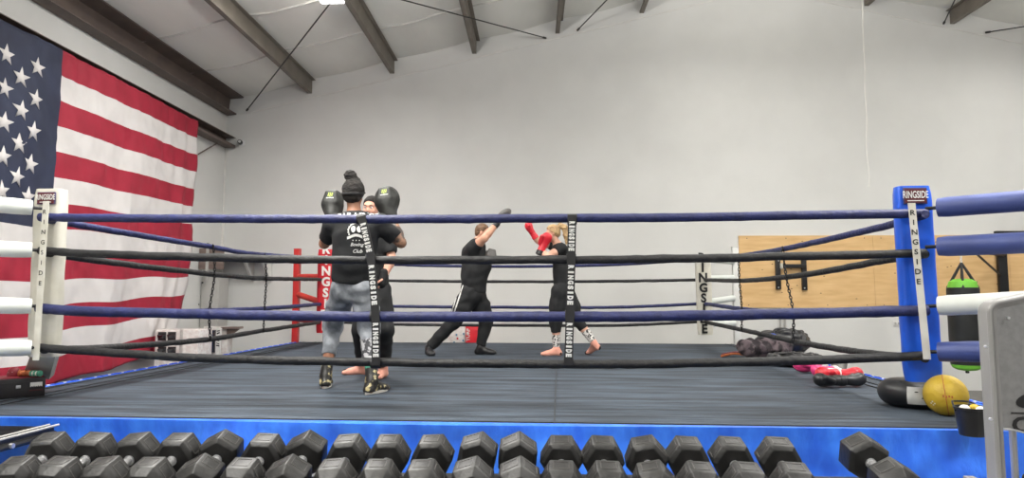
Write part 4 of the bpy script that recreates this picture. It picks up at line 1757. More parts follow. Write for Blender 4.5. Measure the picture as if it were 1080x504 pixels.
for k in range(3):
    pts = []
    for q in range(13):
        s_ = q / 12
        px_, py_ = 486.5 - 10 * s_ + (k - 1) * 2.7, 299 + 30 * s_
        p = at(px_, py_, 8.0)
        h = bv2.ray_cast(p - tb2, (p - EYE).normalized())
        if h[0] is not None:
            pts.append(h[0] + tb2)
    if len(pts) > 3:
        vs = []
        for p in pts:
            vs += [p + Vector((-.0095, -.006, 0)), p + Vector((.0095, -.006, 0))]
        mb.raw(vs, [[2 * i, 2 * i + 1, 2 * i + 3, 2 * i + 2] for i in range(len(pts) - 1)], 'ink_w', False)
mb.fixn = False
mb.build('side_stripes', pants, sharp=None)
so = Solid()
so.ell(e(0, -.018, .034), (.080, .097, .090), Rm, k=.02)
so.ell(e(0, -.065, -.02), (.062, .045, .055), Rm, k=.03)
so.cut(e(0, .035, .03), Rm @ Vector((0, .9, -.6)))
solid_obj('short_hair', so, 'hair_brown', t, .006, wr=.0015, wf=60)
for s_, d_ in (('R', (.35, -.9)), ('L', (1, -.1))):
    so = Solid()
    foot(so, C['a' + s_], d_, grow=.010)
    so.cone(C['a' + s_], mid(C['a' + s_], C['k' + s_], .14), .05, .052, .02, cap=True)
    solid_obj('black_shoe', so, 'glove_black', t, .007)
so = Solid()
d_ = nrm(at(536, 223.5, 8.86) - C['mR'])
Rm_ = Matrix((d_, d_.cross(ZV).normalized(), d_.cross(ZV).normalized().cross(d_))).transposed()
so.ell(C['mR'] + d_ * .03 + Vector((0, 0, .010)), (.115, .085, .055), Rm_, k=.03)
so.cone(C['mR'] - d_ * .045, C['wR'], .050, .042, .03)
so.ell(C['mR'] + d_ * .08, (.055, .06, .035), Rm_, k=.03)
mo = solid_obj('punch_mitt', so, 'glove_grey', t, .006, label='grey and black mitt on the raised hand')
mb = MB()
mb.cyl(mid(C['wR'], C['eR'], -.04), mid(C['wR'], C['eR'], .2), .046, .044, 'glove_black', 16)
mb.build('wrist_cuff', mo)
mitt(t, C['mL'], (.6, -.8, .1), (.2, 0, 1), 'glove_grey', .08, .09, False, C['wL'], 'grey mitt held against the belly')

# ------------------------------------------------------------------ D: blonde boxer
gF = onz(587, 375, ZM)
D_ = dict(pel=at(593.5, 306, 9.0), bel=at(592.5, 288, 9.0), che=at(591.5, 268, 9.0), nek=at(588.5, 257.5, 9.0), hd=at(582.5, 246, 8.98),
          sL=at(592.5, 262, 8.86), eL=at(576, 271.5, 8.72), wL=at(571.5, 262.5, 8.78),
          sR=at(588, 261, 9.13), eR=at(567.5, 254, 9.12), wR=at(562.5, 247, 9.10),
          hL=at(590.5, 308, 8.93), hR=at(597, 308, 9.08))
D_['aL'] = Vector((gF.x, gF.y, ZM + .09))
D_['kL'] = at(586, 339, gF.y - .02)
D_['kR'] = at(608.5, 337, 9.05)
D_['aR'] = at(626.5, 361.5, 9.02)
t = thing('person', 'blonde boxer in black with red gloves and pink socks', 'person', (D_['pel'].x, D_['pel'].y, ZM))
so = Solid()
e, Rm = head(so, D_['hd'], (-1, -.1, -.22), (-.15, 0, 1), 0.92)
so.cone(D_['nek'] - ZV * .02, D_['hd'] - ZV * .05 + Vector((.02, 0, 0)), .048, .044, .03)
limb(so, [D_['pel'], D_['bel'], D_['che'], D_['nek'] - ZV * .05], [.115, .098, .110, .07], .06, (1, 0, 0), 1.1)
for s_ in 'LR':
    limb(so, [D_['che'] + ZV * .05, D_['s' + s_], mid(D_['s' + s_], D_['e' + s_]), D_['e' + s_]], [.05, .052, .046, .040], .04)
    limb(so, [D_['e' + s_], mid(D_['e' + s_], D_['w' + s_], .3), D_['w' + s_]], [.040, .042, .028], .02)
    limb(so, [D_['h' + s_], D_['k' + s_], mid(D_['k' + s_], D_['a' + s_], .35), D_['a' + s_]], [.09, .056, .052, .034], .03)
foot(so, D_['aL'], (-1, -.05))
# rear foot up on its toes
ak = D_['aR']
toe = onz(619, 373.5, ZM) + ZV * .022
ball = toe + Vector((.045, 0, .02))
heel = at(630.5, 366, 9.02)
so.cone(ak, heel, .036, .034, .03)
so.cone(ak, ball, .034, .028, .03)
so.cone(heel, ball, .032, .030, .03)
so.cone(ball + Vector((0, .02, 0)), toe + Vector((0, .02, 0)), .025, .02, .02)
so.cone(ball - Vector((0, .02, 0)), toe - Vector((0, .02, 0)), .025, .02, .02)
zs = D_['aL'].z + .08


def mfd(p):
    if p.x < gF.x + .2:
        return 1 if p.z < ZM + .15 else 0
    return 1 if (p - ak).dot((D_['kR'] - ak).normalized()) < .06 and p.z < ZM + .4 else 0


solid_obj('body', so, ['skin_d', 'sock_pink'], t, .0075, matfn=mfd)
face_parts(t, e, Rm, .92)
for a_, b_, nm in ((D_['aL'], D_['kL'], 1), (D_['aR'], D_['kR'], 1)):
    so = Solid()
    so.cone(mid(a_, b_, .08), mid(a_, b_, .52), .044, .060, .02, cap=True)
    so.cut(mid(a_, b_, .07), a_ - b_)
    solid_obj('printed_sock', so, 'sock_print', t, .007)
so = Solid()
limb(so, [at(593, 298, 9.0), D_['bel'], D_['che'], D_['nek'] - ZV * .05], [.128, .118, .128, .082], .06, (1, 0, 0), 1.08)
for s_ in 'LR':
    so.cone(D_['che'] + ZV * .05, D_['s' + s_], .07, .070, .05)
    so.cone(D_['s' + s_], mid(D_['s' + s_], D_['e' + s_], .42), .070, .062, .03, cap=True)
so.cut(at(592, 301, 9.0), Vector((0, 0, -1)))
solid_obj('black_tee', so, 'cloth_black2', t, .008, wr=.0025, wf=18)
so = Solid()
limb(so, [D_['pel'] + ZV * .08, D_['pel']], [.120, .138], .05, (1, 0, 0), 1.08)
for s_ in 'LR':
    limb(so, [D_['h' + s_], mid(D_['h' + s_], D_['k' + s_]), D_['k' + s_], mid(D_['k' + s_], D_['a' + s_], .40)], [.120, .108, .080, .066], .05, cap=True)
solid_obj('black_capris', so, 'cloth_black', t, .008, wr=.0025, wf=20)
so = Solid()
so.ell(e(0, -.018, .030), (.082, .098, .092), Rm, k=.02)
so.ell(e(0, -.065, -.015), (.060, .048, .055), Rm, k=.03)
so.cut(e(0, .030, .03), Rm @ Vector((0, .9, -.6)))
hair = solid_obj('blonde_hair', so, 'hair_blonde', t, .006, wr=.0015, wf=60)
so = Solid()
p0 = at(591, 237.5, 8.98)
so.cone(e(0, -.09, .06), p0, .028, .026, .02)
limb(so, [p0, at(595.5, 240, 8.98), at(597, 248, 8.99), at(597.5, 257, 9.0)], [.03, .036, .034, .014], .03)
solid_obj('ponytail', so, 'hair_blonde', hair, .006, wr=.0025, wf=60)
glove_parts(t, D_['wL'] + Vector((0, -.02, 0)), at(577, 249, 8.80) - D_['wL'], (-.8, -.4, .5), 'glove_red', 'glove_black', 1.12)
glove_parts(t, D_['wR'], at(555.5, 236, 9.1) - D_['wR'], (-.3, -1, 0), 'glove_red', 'glove_red', .92)
for nm_, p_ in (('a', Vector((D_['aL'].x, D_['aL'].y, ZM + .025)) + Vector((-.175, -.009, 0))), ('b', toe)):
    so = Solid()
    so.ell(p_, (.030, .036, .026), k=.01)
    solid_obj('black_toe_cap', so, 'cloth_black', t, .006)
for p_ in (Vector((D_['aL'].x + .04, D_['aL'].y, ZM + .034)), heel + Vector((.01, 0, -.004))):
    so = Solid()
    so.ell(p_, (.034, .038, .034), k=.01)
    solid_obj('black_heel_patch', so, 'cloth_black', t, .006)

# ================================================================== THE DUMBBELLS IN FRONT
def dumbbell_parts(root, marks):
    """axis along y, centre at the origin of root"""
    Rh, ch = 0.080, 0.014
    for sgn in (-1, 1):
        ya, yb = 0.052 * sgn, 0.182 * sgn
        mb = MB()
        prof = [(ya, Rh - 0.016), (ya + ch * sgn, Rh), (yb - .030 * sgn, Rh), (yb, Rh - 0.024)]
        vs = []
        for (y, r) in prof:
            for k in range(6):
                a = R(60 * k)
                vs.append((r * math.cos(a), y, r * math.sin(a)))
        fs = []
        for i in range(3):
            for k in range(6):
                k2 = (k + 1) % 6
                fs.append([i * 6 + k, i * 6 + k2, (i + 1) * 6 + k2, (i + 1) * 6 + k])
        fs.append(list(range(6)))
        fs.append([18 + k for k in reversed(range(6))])
        mb.raw(vs, fs, 'rubber', smooth=False)
        bmesh.ops.recalc_face_normals(mb.bm, faces=mb.bm.faces[:])
        bmesh.ops.bevel(mb.bm, geom=[e for e in mb.bm.edges], offset=0.0035, segments=2, profile=0.5, affect='EDGES')
        for f in mb.bm.faces:
            f.smooth = True
        # moulded frame with worn raised figures on two facets
        ym = (ya + yb) / 2 - .009 * sgn
        for kf in marks:
            a = R(60 * kf + 30)
            n = Vector((math.cos(a), 0, math.sin(a)))
            tx = Vector((-math.sin(a), 0, math.cos(a)))
            ap = Rh * math.cos(R(30))
            c = n * (ap + 0.0006) + Vector((0, ym, 0))
            rot = Matrix((tx, Vector((0, 1, 0)), n)).transposed()
            for (x0, x1, y0, y1) in ((-.026, .026, .024, .026), (-.026, .026, -.026, -.024), (-.027, -.025, -.025, .025), (.025, .027, -.025, .025)):
                mb.box(c + tx * (x0 + x1) / 2 + Vector((0, (y0 + y1) / 2, 0)), (x1 - x0, y1 - y0, .0016), 'rubber_mark', rot)
        mb.build('hex_head', root, world=False, sharp=30)
    mb = MB()
    L = [(-0.06, .0135), (-0.045, .0145), (-0.02, .0165), (0, .0175), (.02, .0165), (.045, .0145), (.06, .0135)]
    mb.tube([(0, y, 0) for y, r in L], [r for y, r in L], 'chrome', 14)
    mb.build('handle', root, world=False)
    for y in (-.050, .050):
        mb = MB()
        mb.cyl((0, y - .004, 0), (0, y + .004, 0), .019, m='chrome', n=14)
        mb.build('collar', root, world=False)


rear = [55, 101, 146, 190, 235, 280, 324, 368, 411, 457, 504, 546, 592, 635, 681, 724, 770, 820, 909]
fron = [18, 61, 110, 157, 211, 255, 304, 352, 399, 446, 497, 547, 592, 641, 689, 738, 788, 838, 943]
roll = [3, -4, 6, 0, 28, -3, 26, 4, 0, 3, 17, 24, 0, -2, 11, -3, -3, -2, -32]
YR_, YFr = 2.60, 2.37
descr = ['first dumbbell from the left end of the rack', 'second dumbbell from the left end of the rack', 'third dumbbell from the left end of the rack',
         'fourth dumbbell from the left end of the rack', 'fifth dumbbell from the left end, rolled onto an edge', 'sixth dumbbell from the left end of the rack',
         'seventh dumbbell from the left end, rolled onto an edge', 'dumbbell just left below the front man\'s left shoe', 'dumbbell below the front man\'s right shoe',
         'dumbbell right of the one below the front man\'s right shoe', 'dumbbell below the heavyset man\'s front leg, tilted', 'dumbbell left of the canvas seam, rolled onto an edge',
         'dumbbell straight below the canvas seam', 'dumbbell right of the canvas seam', 'seventh dumbbell of the packed row from its right end... tilted',
         'fourth from the right end of the packed row', 'third from the right end of the packed row', 'last dumbbell at the right end of the packed row', 'dumbbell standing apart at the far right of the rack, rolled on edge']
ordn = ['first', 'second', 'third', 'fourth', 'fifth', 'sixth', 'seventh', 'eighth', 'ninth']
n = len(rear)
labels = []
for i in range(n):
    tilt = abs(roll[i]) > 8
    st = 'rolled onto an edge' if tilt else 'lying flat'
    if i < 9:
        labels.append(f'black rubber hex dumbbell {st}, {ordn[i]} from the rack\'s left end')
    elif i < n - 1:
        k = n - 2 - i
        labels.append(f'black rubber hex dumbbell {st}, {ordn[k]} from the packed row\'s right end' if k > 0 else 'black rubber hex dumbbell closing the packed row before the gap at right')
    else:
        labels.append('black rubber hex dumbbell alone right of the gap, rolled onto an edge')
proto = None
zr_r, zr_f = 1.100, 1.055
for i in range(n):
    ky = .00013 * (rear[i] - 590)          # the rack stands a little askew to the ring
    a = at(rear[i], 470, YR_ + ky)
    b = at(fron[i], 494, YFr + ky)
    dz = 0.006 if abs(roll[i]) > 15 else 0
    if i == n - 1:
        dz = 0.012
    a.z, b.z = zr_r + dz, zr_f + dz
    c = (a + b) / 2
    d = (a - b).normalized()
    if proto is None:
        proto = thing('hex_dumbbell', labels[i], 'dumbbell', c, 'hex dumbbells on the front rack')
        dumbbell_parts(proto, (1, 0, 2))
        o = proto
    else:
        o = copy_tree(proto)
        o['label'] = labels[i]
    o.location = c
    yax = d
    xax = yax.cross(ZV).normalized()
    zax = xax.cross(yax)
    rm = Matrix((xax, yax, zax)).transposed() @ Matrix.Rotation(-R(roll[i]), 3, 'Y')
    o.rotation_euler = rm.to_euler()
    bpy.context.view_layer.update()

# the rack
x0, x1 = at(18, 500, YFr).x - .18, at(960, 500, YFr).x + .12
rk = thing('dumbbell_rack', 'black steel dumbbell rack running along the front of the ring', 'rack', ((x0 + x1) / 2, 2.5, 0))
sl = math.atan2(zr_r - zr_f, YR_ - YFr)
KX = .0356
RZ = Matrix.Rotation(math.atan(KX), 3, 'Z')
xm = (x0 + x1) / 2
for nm, yy, zz in (('rear_rail', YR_ + .03, zr_r - .101), ('front_rail', YFr - .02, zr_f - .104)):
    mb = MB()
    rot = RZ @ Matrix.Rotation(sl, 3, 'X')
    mb.box((xm, yy + KX * xm, zz), (x1 - x0, .06, .035), 'black_steel', rot, .004)
    mb.build(nm, rk)
for z_ in (.60, .22):
    mb = MB()
    rot = RZ @ Matrix.Rotation(sl, 3, 'X')
    mb.box((xm, 2.34 + KX * xm, z_), (x1 - x0, .30, .03), 'black_steel', rot, .004)
    mb.build('lower_shelf', rk)
for x_ in (x0 + .04, xm, x1 - .04):
    mb = MB()
    o_ = KX * x_
    mb.box((x_, 2.50 + o_, .50), (.05, .07, .90), 'black_steel', RZ, bevel=.005)
    mb.box((x_, 2.45 + o_, .03), (.06, .62, .05), 'black_steel', RZ, bevel=.005)
    mb.box((x_, (YR_ + YFr) / 2 + o_, (zr_r + zr_f) / 2 - .125), (.04, .30, .035), 'black_steel', RZ @ Matrix.Rotation(sl, 3, 'X'), .004)
    mb.build('upright', rk)

# ================================================================== RING STEPS at the lower left
sx1 = at(62, 444, 4.12).x
st = thing('ring_steps', 'dark metal ring steps with bright edge trim at the left of the skirt', 'steps', (sx1 - .45, 3.7, 0))
tr = [(3.86, .885), (3.56, .68), (3.26, .46), (2.96, .24)]
for i, (yc, zt_) in enumerate(tr):
    mb = MB()
    mb.box((sx1 - .50, yc, zt_ - .02), (.96, .34 if i else .50, .03), 'black_steel', bevel=.003)
    for k in range(9 if i else 14):
        mb.box((sx1 - .50, yc - (.15 if i else .23) + k * .0355, zt_ - .002), (.92, .008, .006), 'rubber')
    mb.build('tread', st)
mb = MB()
mb.tube([(sx1, 4.12, .893), (sx1, 3.60, .893)], .007, 'grey_box', 8)
mb.tube([(sx1 - .06, 4.12, .893), (sx1 - .06, 3.60, .893)], .006, 'grey_box', 8)
mb.build('edge_trim', st, label='bright worn edge trim on the top tread')
for x_ in (sx1 - .01, sx1 - .99):
    mb = MB()
    mb.tube([(x_, 4.10, .84), (x_, 3.62, .84), (x_, 2.86, .22), (x_, 2.80, .0)], .022, 'black_steel', 8)
    mb.tube([(x_, 4.04, .84), (x_, 4.04, .0)], .022, 'black_steel', 8)
    mb.build('stringer', st)
for yy in (3.98, 3.74):
    mb = MB()
    mb.cyl((sx1 + .006, yy, .845), (sx1 + .026, yy, .845), .015, m='chrome', n=6)
    mb.build('bolt', st)

# ================================================================== GREY WEIGHT MACHINE SHROUD at the right
Yg = 2.60
q = lambda px, py: at(px, py, Yg)
ox = q(1041, 330).x
zt_ = q(1033, 316).z
PX = Yg / F * 1.0            # metres per photo pixel at that distance
mg = thing('weight_machine', 'grey shrouded weight machine cut off by the right edge of the picture', 'gym machine', (ox + .36, Yg + .1, 0))
Wm = .74


def outline(inset, n=8, rr=.045, bottom=None):
    x0_, x1_ = inset, Wm - inset
    z1 = zt_ - inset
    b = .35 if bottom is None else bottom
    pts = [(x0_, b)]
    r_ = max(.006, rr - inset * .6)
    rise = .045
    for k in range(n + 1):
        a = PI - (PI / 2) * k / n
        pts.append((x0_ + r_ + r_ * math.cos(a), z1 - r_ + r_ * math.sin(a)))
    for k in range(1, 12):
        s = k / 12
        x = x0_ + r_ + (x1_ - x0_ - 2 * r_) * s
        pts.append((x, z1 + rise * math.sin(PI * s)))
    for k in range(n + 1):
        a = PI / 2 - (PI / 2) * k / n
        pts.append((x1_ - r_ + r_ * math.cos(a), z1 - r_ + r_ * math.sin(a)))
    pts.append((x1_, b))
    return pts


# rim = tube-like frame around the panel
mb = MB()
for ins, rad in ((.010, .011),):
    pts = [Vector((ox + x, Yg, z)) for x, z in outline(ins)]
    mb.tube(pts, rad, 'shroud_rim', 10)
pts = [Vector((ox + x, Yg + .052, z)) for x, z in outline(.010)]
mb.tube(pts, .011, 'shroud_rim', 10)
po = outline(.0)
k = len(po)
mb.raw([Vector((ox + x, Yg, z)) for x, z in po] + [Vector((ox + x, Yg + .052, z)) for x, z in po], [[i, i + 1, k + i + 1, k + i] for i in range(k - 1)], 'shroud_rim')
mb.build('outer_frame', mg)
mb = MB()
po = outline(.014)
pi_ = outline(.030)
k = len(po)
vs = [Vector((ox + x, Yg - .012, z)) for x, z in po] + [Vector((ox + x, Yg - .004, z)) for x, z in pi_]
mb.raw(vs, [[i, i + 1, k + i + 1, k + i] for i in range(k - 1)], 'shroud_rim')
for s in (0, 1):
    pass
mb.fixn = True
b_ = mb.build('inner_bead', mg)
# panel with the arched opening at the bottom
zc_ = q(1047, 505).z
xc_ = q(1047, 505).x - ox + .0
rz_ = q(1047, 452).z - zc_
rx_ = .20
pan = outline(.028)
arch = []
zb_ = .35
xa0, xa1 = .045, xc_ + rx_
for k in range(15):
    a = PI / 2 - (PI / 2) * k / 14
    arch.append((max(.030, xc_) + rx_ * math.cos(a), zc_ + rz_ * math.sin(a)))
poly = pan[1:-1] + [(Wm - .028, zb_), (xa1, zb_)] + list(reversed(arch)) + [(.028, arch[0][1])]
mb = MB()
mb.prism(poly, (ox, Yg - .004, 0), (1, 0, 0), (0, 0, 1), (0, 1, 0), .012, 'shroud')
mb.build('side_panel', mg)
mb = MB()
mb.tube([Vector((ox + x, Yg - .006, z)) for x, z in arch] + [Vector((ox + xa1, Yg - .006, zb_))], .004, 'chrome', 6)
mb.build('arch_trim', mg, label='bright trim along the arched opening')
for px_, py_ in ((1060, 335), (1037, 365), (1042, 441)):
    c = q(px_, py_)
    mb = MB()
    mb.cyl(c - Vector((0, .022, 0)), c - Vector((0, .010, 0)), .005, m='chrome', n=8)
    mb.build('screw', mg)
mb = MB()
c = q(1066, 447.5) - Vector((0, .006, 0))
gv, _ = glyphs('CYBEX', .03)
wd = max(x for x, y in gv) * 2
h_ = .060
c.x = q(1066, 447).x + wd * h_ * 1.25 / 2
mb.text('CYBEX', c, (1, 0, 0), (0, 0, 1), h_, 'ink', .001, wide=1.25, bold=.03)
mb.box((c.x, c.y, c.z + .042), (wd * h_ * 1.25, .002, .004), 'ink')
e0 = q(1093, 421) - Vector((0, .006, 0))
vs = [e0 + Vector((.075 * math.cos(a), 0, .030 * math.sin(a) + .012 * math.cos(a))) for a in [2 * PI * k / 24 for k in range(24)]]
mb.raw(vs, [list(range(24))], 'ink', False)
mb.build('lettering', mg)
mb = MB()
for k in range(12):
    mb.box((ox + .35, Yg + .13, .18 + k * .055), (.42, .14, .050), 'black_steel', bevel=.004)
mb.build('weight_stack', mg)
for x_ in (.12, .20, .30):
    mb = MB()
    mb.cyl((ox + x_, Yg + .09, .1), (ox + x_, Yg + .09, zt_ - .06), .012, m='chrome', n=10)
    mb.build('guide_rod', mg)
mb = MB()
mb.cyl((ox + .155, Yg + .07, .80), (ox + .155, Yg + .07, 1.02), .016, m='black_steel', n=10)
mb.ell((ox + .155, Yg + .07, 1.03), (.022, .022, .022), 'black_steel')
mb.build('selector_stem', mg)
mb = MB()
mb.box((ox + .03, Yg + .13, .50), (.04, .20, 1.0), 'shroud_rim', bevel=.006)
mb.box((ox + Wm - .03, Yg + .13, .50), (.04, .20, 1.0), 'shroud_rim', bevel=.006)
mb.box((ox + Wm / 2, Yg + .13, .03), (Wm, .30, .06), 'shroud_rim', bevel=.008)
mb.build('base_frame', mg)
# ================================================================== THINGS ON THE RING'S RIGHT APRON
# yellow ball and black ball
c = at(997, 412, 4.70)
r_ = .131
c = Vector((c.x, c.y, ZM + r_))
t = thing('medicine_ball', 'mustard yellow medicine ball resting below the blue corner pad', 'ball', c)
mb = MB()
mb.ell(c, (r_, r_, r_), 'yellow', n=36)
mb.build('ball_skin', t)
mb = MB()
sm = Matrix.Rotation(R(62), 3, 'Z') @ Matrix.Rotation(R(84), 3, 'X')
mb.tube([c + sm @ Vector((r_ * 1.003 * math.cos(a), r_ * 1.003 * math.sin(a), 0)) for a in [2 * PI * k / 40 for k in range(40)]], .0025, 'orange', 5, closed=True)
mb.build('ball_seam', t)


def on_sphere(c, r, dirv, x, y):
    d = nrm(dirv)
    sx_ = d.cross(ZV).normalized() * -1
    sx_ = ZV.cross(d).normalized() * 1.0
    sy_ = d.cross(sx_).normalized()
    sx_ = -d.cross(ZV).normalized()
    sy_ = d.cross(sx_)
    if sy_.z < 0:
        sy_ = -sy_
    sx_ = sy_.cross(d)
    return c + (d + sx_ * (x / r) + sy_ * (y / r)).normalized() * (r + .0015)


view = EYE - c
mb = MB()
for ang, x0, yy, hh, mm in ((0.10, 0, .006, .018, 'orange'), (-.62, 0, -.050, .030, 'ink_w')):
    d_ = Matrix.Rotation(ang, 3, 'Z') @ nrm((view.x, view.y, 0))
    for k in range(4):          # worn, unreadable print
        xa, xb = -.030 + k * .016, -.030 + k * .016 + .010
        ya, yb = yy - hh / 2 * (1 if k % 2 else .6), yy + hh / 2 * (.6 if k % 2 else 1)
        if mm == 'ink_w':
            a0 = 2 * PI * k / 4
            xa, xb = .013 * math.cos(a0) - .005, .013 * math.cos(a0) + .005
            ya, yb = yy + .013 * math.sin(a0) - .005, yy + .013 * math.sin(a0) + .005
        mb.raw([on_sphere(c, r_, d_, xa, ya), on_sphere(c, r_, d_, xb, ya), on_sphere(c, r_, d_, xb, yb), on_sphere(c, r_, d_, xa, yb)], [[0, 1, 2, 3]], mm, False)
mb.build('worn_print', t)

c = at(962, 410, 5.05)
t = thing('round_cushion', 'black round cushion with white label lying behind the yellow ball', 'cushion', (c.x, c.y, ZM))
c = Vector((c.x, c.y, ZM + .098))
mb = MB()
prof = [(.02 + .200 * math.cos(a) ** .5, .098 * math.sin(a)) for a in [-PI / 2 + .02 + (PI - .04) * k / 18 for k in range(19)]]
mb.lathe([(r, z) for r, z in prof], 'vinyl_black', 40, Matrix.Translation(c))
mb.build('stuffed_ring', t)
mb = MB()
n_ = 16
vs = []
for k in range(n_ + 1):
    a = R(-125) + R(80) * k / n_
    for j in range(7):
        b = R(-34) + R(72) * j / 6
        e_ = 1.0
        rr = .02 + .202 * math.cos(b) ** .5
        zz = .100 * math.sin(b)
        vs.append(c + Vector((rr * math.cos(a), rr * math.sin(a), zz)))
mb.raw(vs, [[k * 7 + j, (k + 1) * 7 + j, (k + 1) * 7 + j + 1, k * 7 + j + 1] for k in range(n_) for j in range(6)], 'ink_w')
for (ka, zb_) in ((3, .3), (5, -.1), (8, .25), (11, 0), (6, .5)):
    a = R(-125) + R(80) * ka / n_
    b = zb_
    rr = .02 + .2045 * math.cos(b) ** .5
    p_ = c + Vector((rr * math.cos(a), rr * math.sin(a), .101 * math.sin(b)))
    mb.ell(p_, (.012, .004, .004), 'ink', Matrix.Rotation(a + PI / 2, 3, 'Z'), n=8)
mb.build('label_patch', t)

# boxing gloves lying on the apron
GL = {}


def lying_glove(name, px, py, heading, m, label, s=1.0, tilt=0, group='boxing gloves left on the right apron', zup=0.0, side=None):
    p = onz(px, py, ZM)
    d = Vector((math.cos(R(heading)), math.sin(R(heading)), math.sin(R(tilt))))
    t = thing('boxing_glove', label, 'boxing glove', (p.x, p.y, ZM + zup), group)
    w = Vector((p.x, p.y, ZM + .060 * s + zup)) - nrm(d) * .05
    sd = side or ZV.cross(d)
    so = glove_solid(w, d, sd, s)
    solid_obj('padded_fist', so, m, t, .006)
    mb = MB()
    dd = nrm(d)
    mb.tube([w - dd * .080 * s, w - dd * .074 * s, w - dd * .03 * s, w - dd * .026 * s], [.042 * s, .050 * s, .050 * s, .044 * s], 'ink_w' if m != 'glove_black' else m, 18)
    mb.build('wrist_cuff', t)
    return t


lying_glove('g', 857, 393.5, 170, 'glove_pink', 'pink boxing glove on the right apron, farther left of the pink pair', 1.15)
lying_glove('g', 871, 398, 200, 'glove_pink', 'pink boxing glove on the right apron touching the red gloves', 1.0)
lying_glove('g', 876, 402.5, 215, 'glove_red', 'red boxing glove on the right apron, lower left of the red pair', 1.1)
lying_glove('g', 890, 402, -20, 'glove_red', 'red boxing glove on the right apron, right one of the red pair', 1.05)
lying_glove('g', 886, 396, 60, 'glove_grey', 'grey boxing glove propped behind the red pair on the right apron', .95, 40)
lying_glove('g', 876, 408.5, 185, 'glove_black', 'black boxing glove lying in front of the red pair, left one', .95)
lying_glove('g', 896, 408, 5, 'glove_black', 'black boxing glove lying in front of the red pair, right one', .95)

# gym bags further back


def soft_bag(px, py, L, Wd, H, ang, m, label, strapm='glove_black', seed=1):
    p = onz(px, py, ZM)
    t = thing('gym_bag', label, 'bag', (p.x, p.y, ZM), 'bags left on the right apron')
    d = Vector((math.cos(R(ang)), math.sin(R(ang)), 0))
    n = ZV.cross(d)
    so = Solid()
    c0 = Vector((p.x, p.y, ZM + H * .48))
    so.cone(c0 - d * L * .36, c0 + d * L * .36, H * .46, H * .50, .05, flat=n, sq=H / Wd)
    so.ell(c0 + d * L * .1 + ZV * H * .1, (L * .3, Wd * .42, H * .42), Matrix((d, n, ZV)).transposed(), k=.05)
    so.cut((0, 0, ZM + .004), (0, 0, -1))
    solid_obj('bag_body', so, m, t, .010, wr=.010, wf=19 + seed)
    mb = MB()
    pts = catmull([c0 - d * L * .25 - n * Wd * .3 + ZV * H * .2, c0 - d * L * .22 - n * Wd * .2 + ZV * H * .48, c0 - n * Wd * .15 + ZV * H * .54, c0 + d * L * .25 - n * Wd * .2 + ZV * H * .42, c0 + d * L * .28 - n * Wd * .35 + ZV * H * .1], 6)
    mb.tube(pts, .014, strapm, 6)
    mb.build('carry_strap', t)
    return t


soft_bag(806, 377, .62, .34, .25, 12, 'bag_cloth', 'mauve checked gym bag slumped on the right apron near the far post', seed=1)
soft_bag(826, 372.5, .50, .34, .33, -10, 'glove_black', 'black gym bag with mauve top pocket standing behind the checked bag', seed=4)
soft_bag(838, 387, .62, .32, .15, -35, 'glove_black', 'low black gym bag lying between the checked bag and the pink gloves', seed=7)
p = onz(779, 377, ZM)
mb = MB()
for k in range(3):
    a = Vector((p.x - .22 + .03 * k, p.y + .1 * k, ZM + .015))
    mb.tube(catmull([a, a + Vector((.18, .03, .03)), a + Vector((.36, -.02, .01)), a + Vector((.56, .03, .0))], 6), .014, ('orange', 'bag_cloth', 'dark_red')[k], 6)
o = mb.build('hand_wraps')
tag(o, 'loose brown and mauve hand wraps on the canvas beside the checked bag', 'hand wraps', kind='stuff')
# shaker bottle standing behind the bags
c = at(815, 357, 8.85)
t = thing('water_bottle', 'clear bottle with blue lid standing behind the gym bags', 'bottle', (c.x, c.y, ZM))
mb = MB()
zt2 = at(815, 352, 8.85).z
mb.lathe([(.035, 0), (.04, .01), (.042, zt2 - ZM - .06), (.036, zt2 - ZM - .03)], 'white_card', 18, Matrix.Translation((c.x, c.y, ZM)))
mb.build('bottle_body', t)
mb = MB()
mb.lathe([(.040, 0), (.040, .03), (.02, .04)], 'blue_trim', 18, Matrix.Translation((c.x, c.y, zt2 - .035)))
mb.build('lid', t)

# ================================================================== BLACK CASE AT THE LEFT
c0 = onz(-8, 422, ZM)
c1 = onz(47.5, 417.5, ZM)
d = (c1 - c0).normalized()
n = ZV.cross(d)
H = .148
cc = (c0 + c1) / 2 + n * .14
t = thing('storage_case', 'black storage case with white label standing on the left apron', 'case', (cc.x, cc.y, ZM))
rot = Matrix((d, n, ZV)).transposed()
mb = MB()
mb.box(cc + ZV * H / 2, ((c1 - c0).length, .28, H), 'case', rot, .012)
mb.build('case_body', t)
mb = MB()
for k in range(6):
    mb.box(cc + ZV * (H + .001) - n * .139 + d * (-.2 + .0 * k), ((c1 - c0).length * .0 + .01, .004, .004), 'case', rot)
mb.box(cc + ZV * (H * .78) - n * .1405, ((c1 - c0).length * .96, .006, .006), 'case', rot)
mb.box(cc + ZV * (H + .0), ((c1 - c0).length * .94, .25, .012), 'dark_red', rot, .003)
mb.build('lid', t)
mb = MB()
pL_ = at(19.5, 409, c0.y) 
pf_ = cc - n * .143 + d * ((at(20, 410, cc.y - .14) - cc).dot(d))
mb.box(Vector((pf_.x, pf_.y, ZM + .085)), (.030, .01, .022), 'chrome', rot, .003)
mb.build('latch', t)
mb = MB()
pf_ = cc - n * .1415 + d * ((at(41.5, 406, cc.y - .14) - cc).dot(d))
mb.box(Vector((pf_.x, pf_.y, ZM + .095)), (.078, .003, .034), 'ink_w', rot)
for k in range(5):
    mb.box(Vector((pf_.x, pf_.y, ZM + .078)) + d * (-.028 + .014 * k), (.007, .005, .010 + .004 * (k % 2)), 'case', rot)
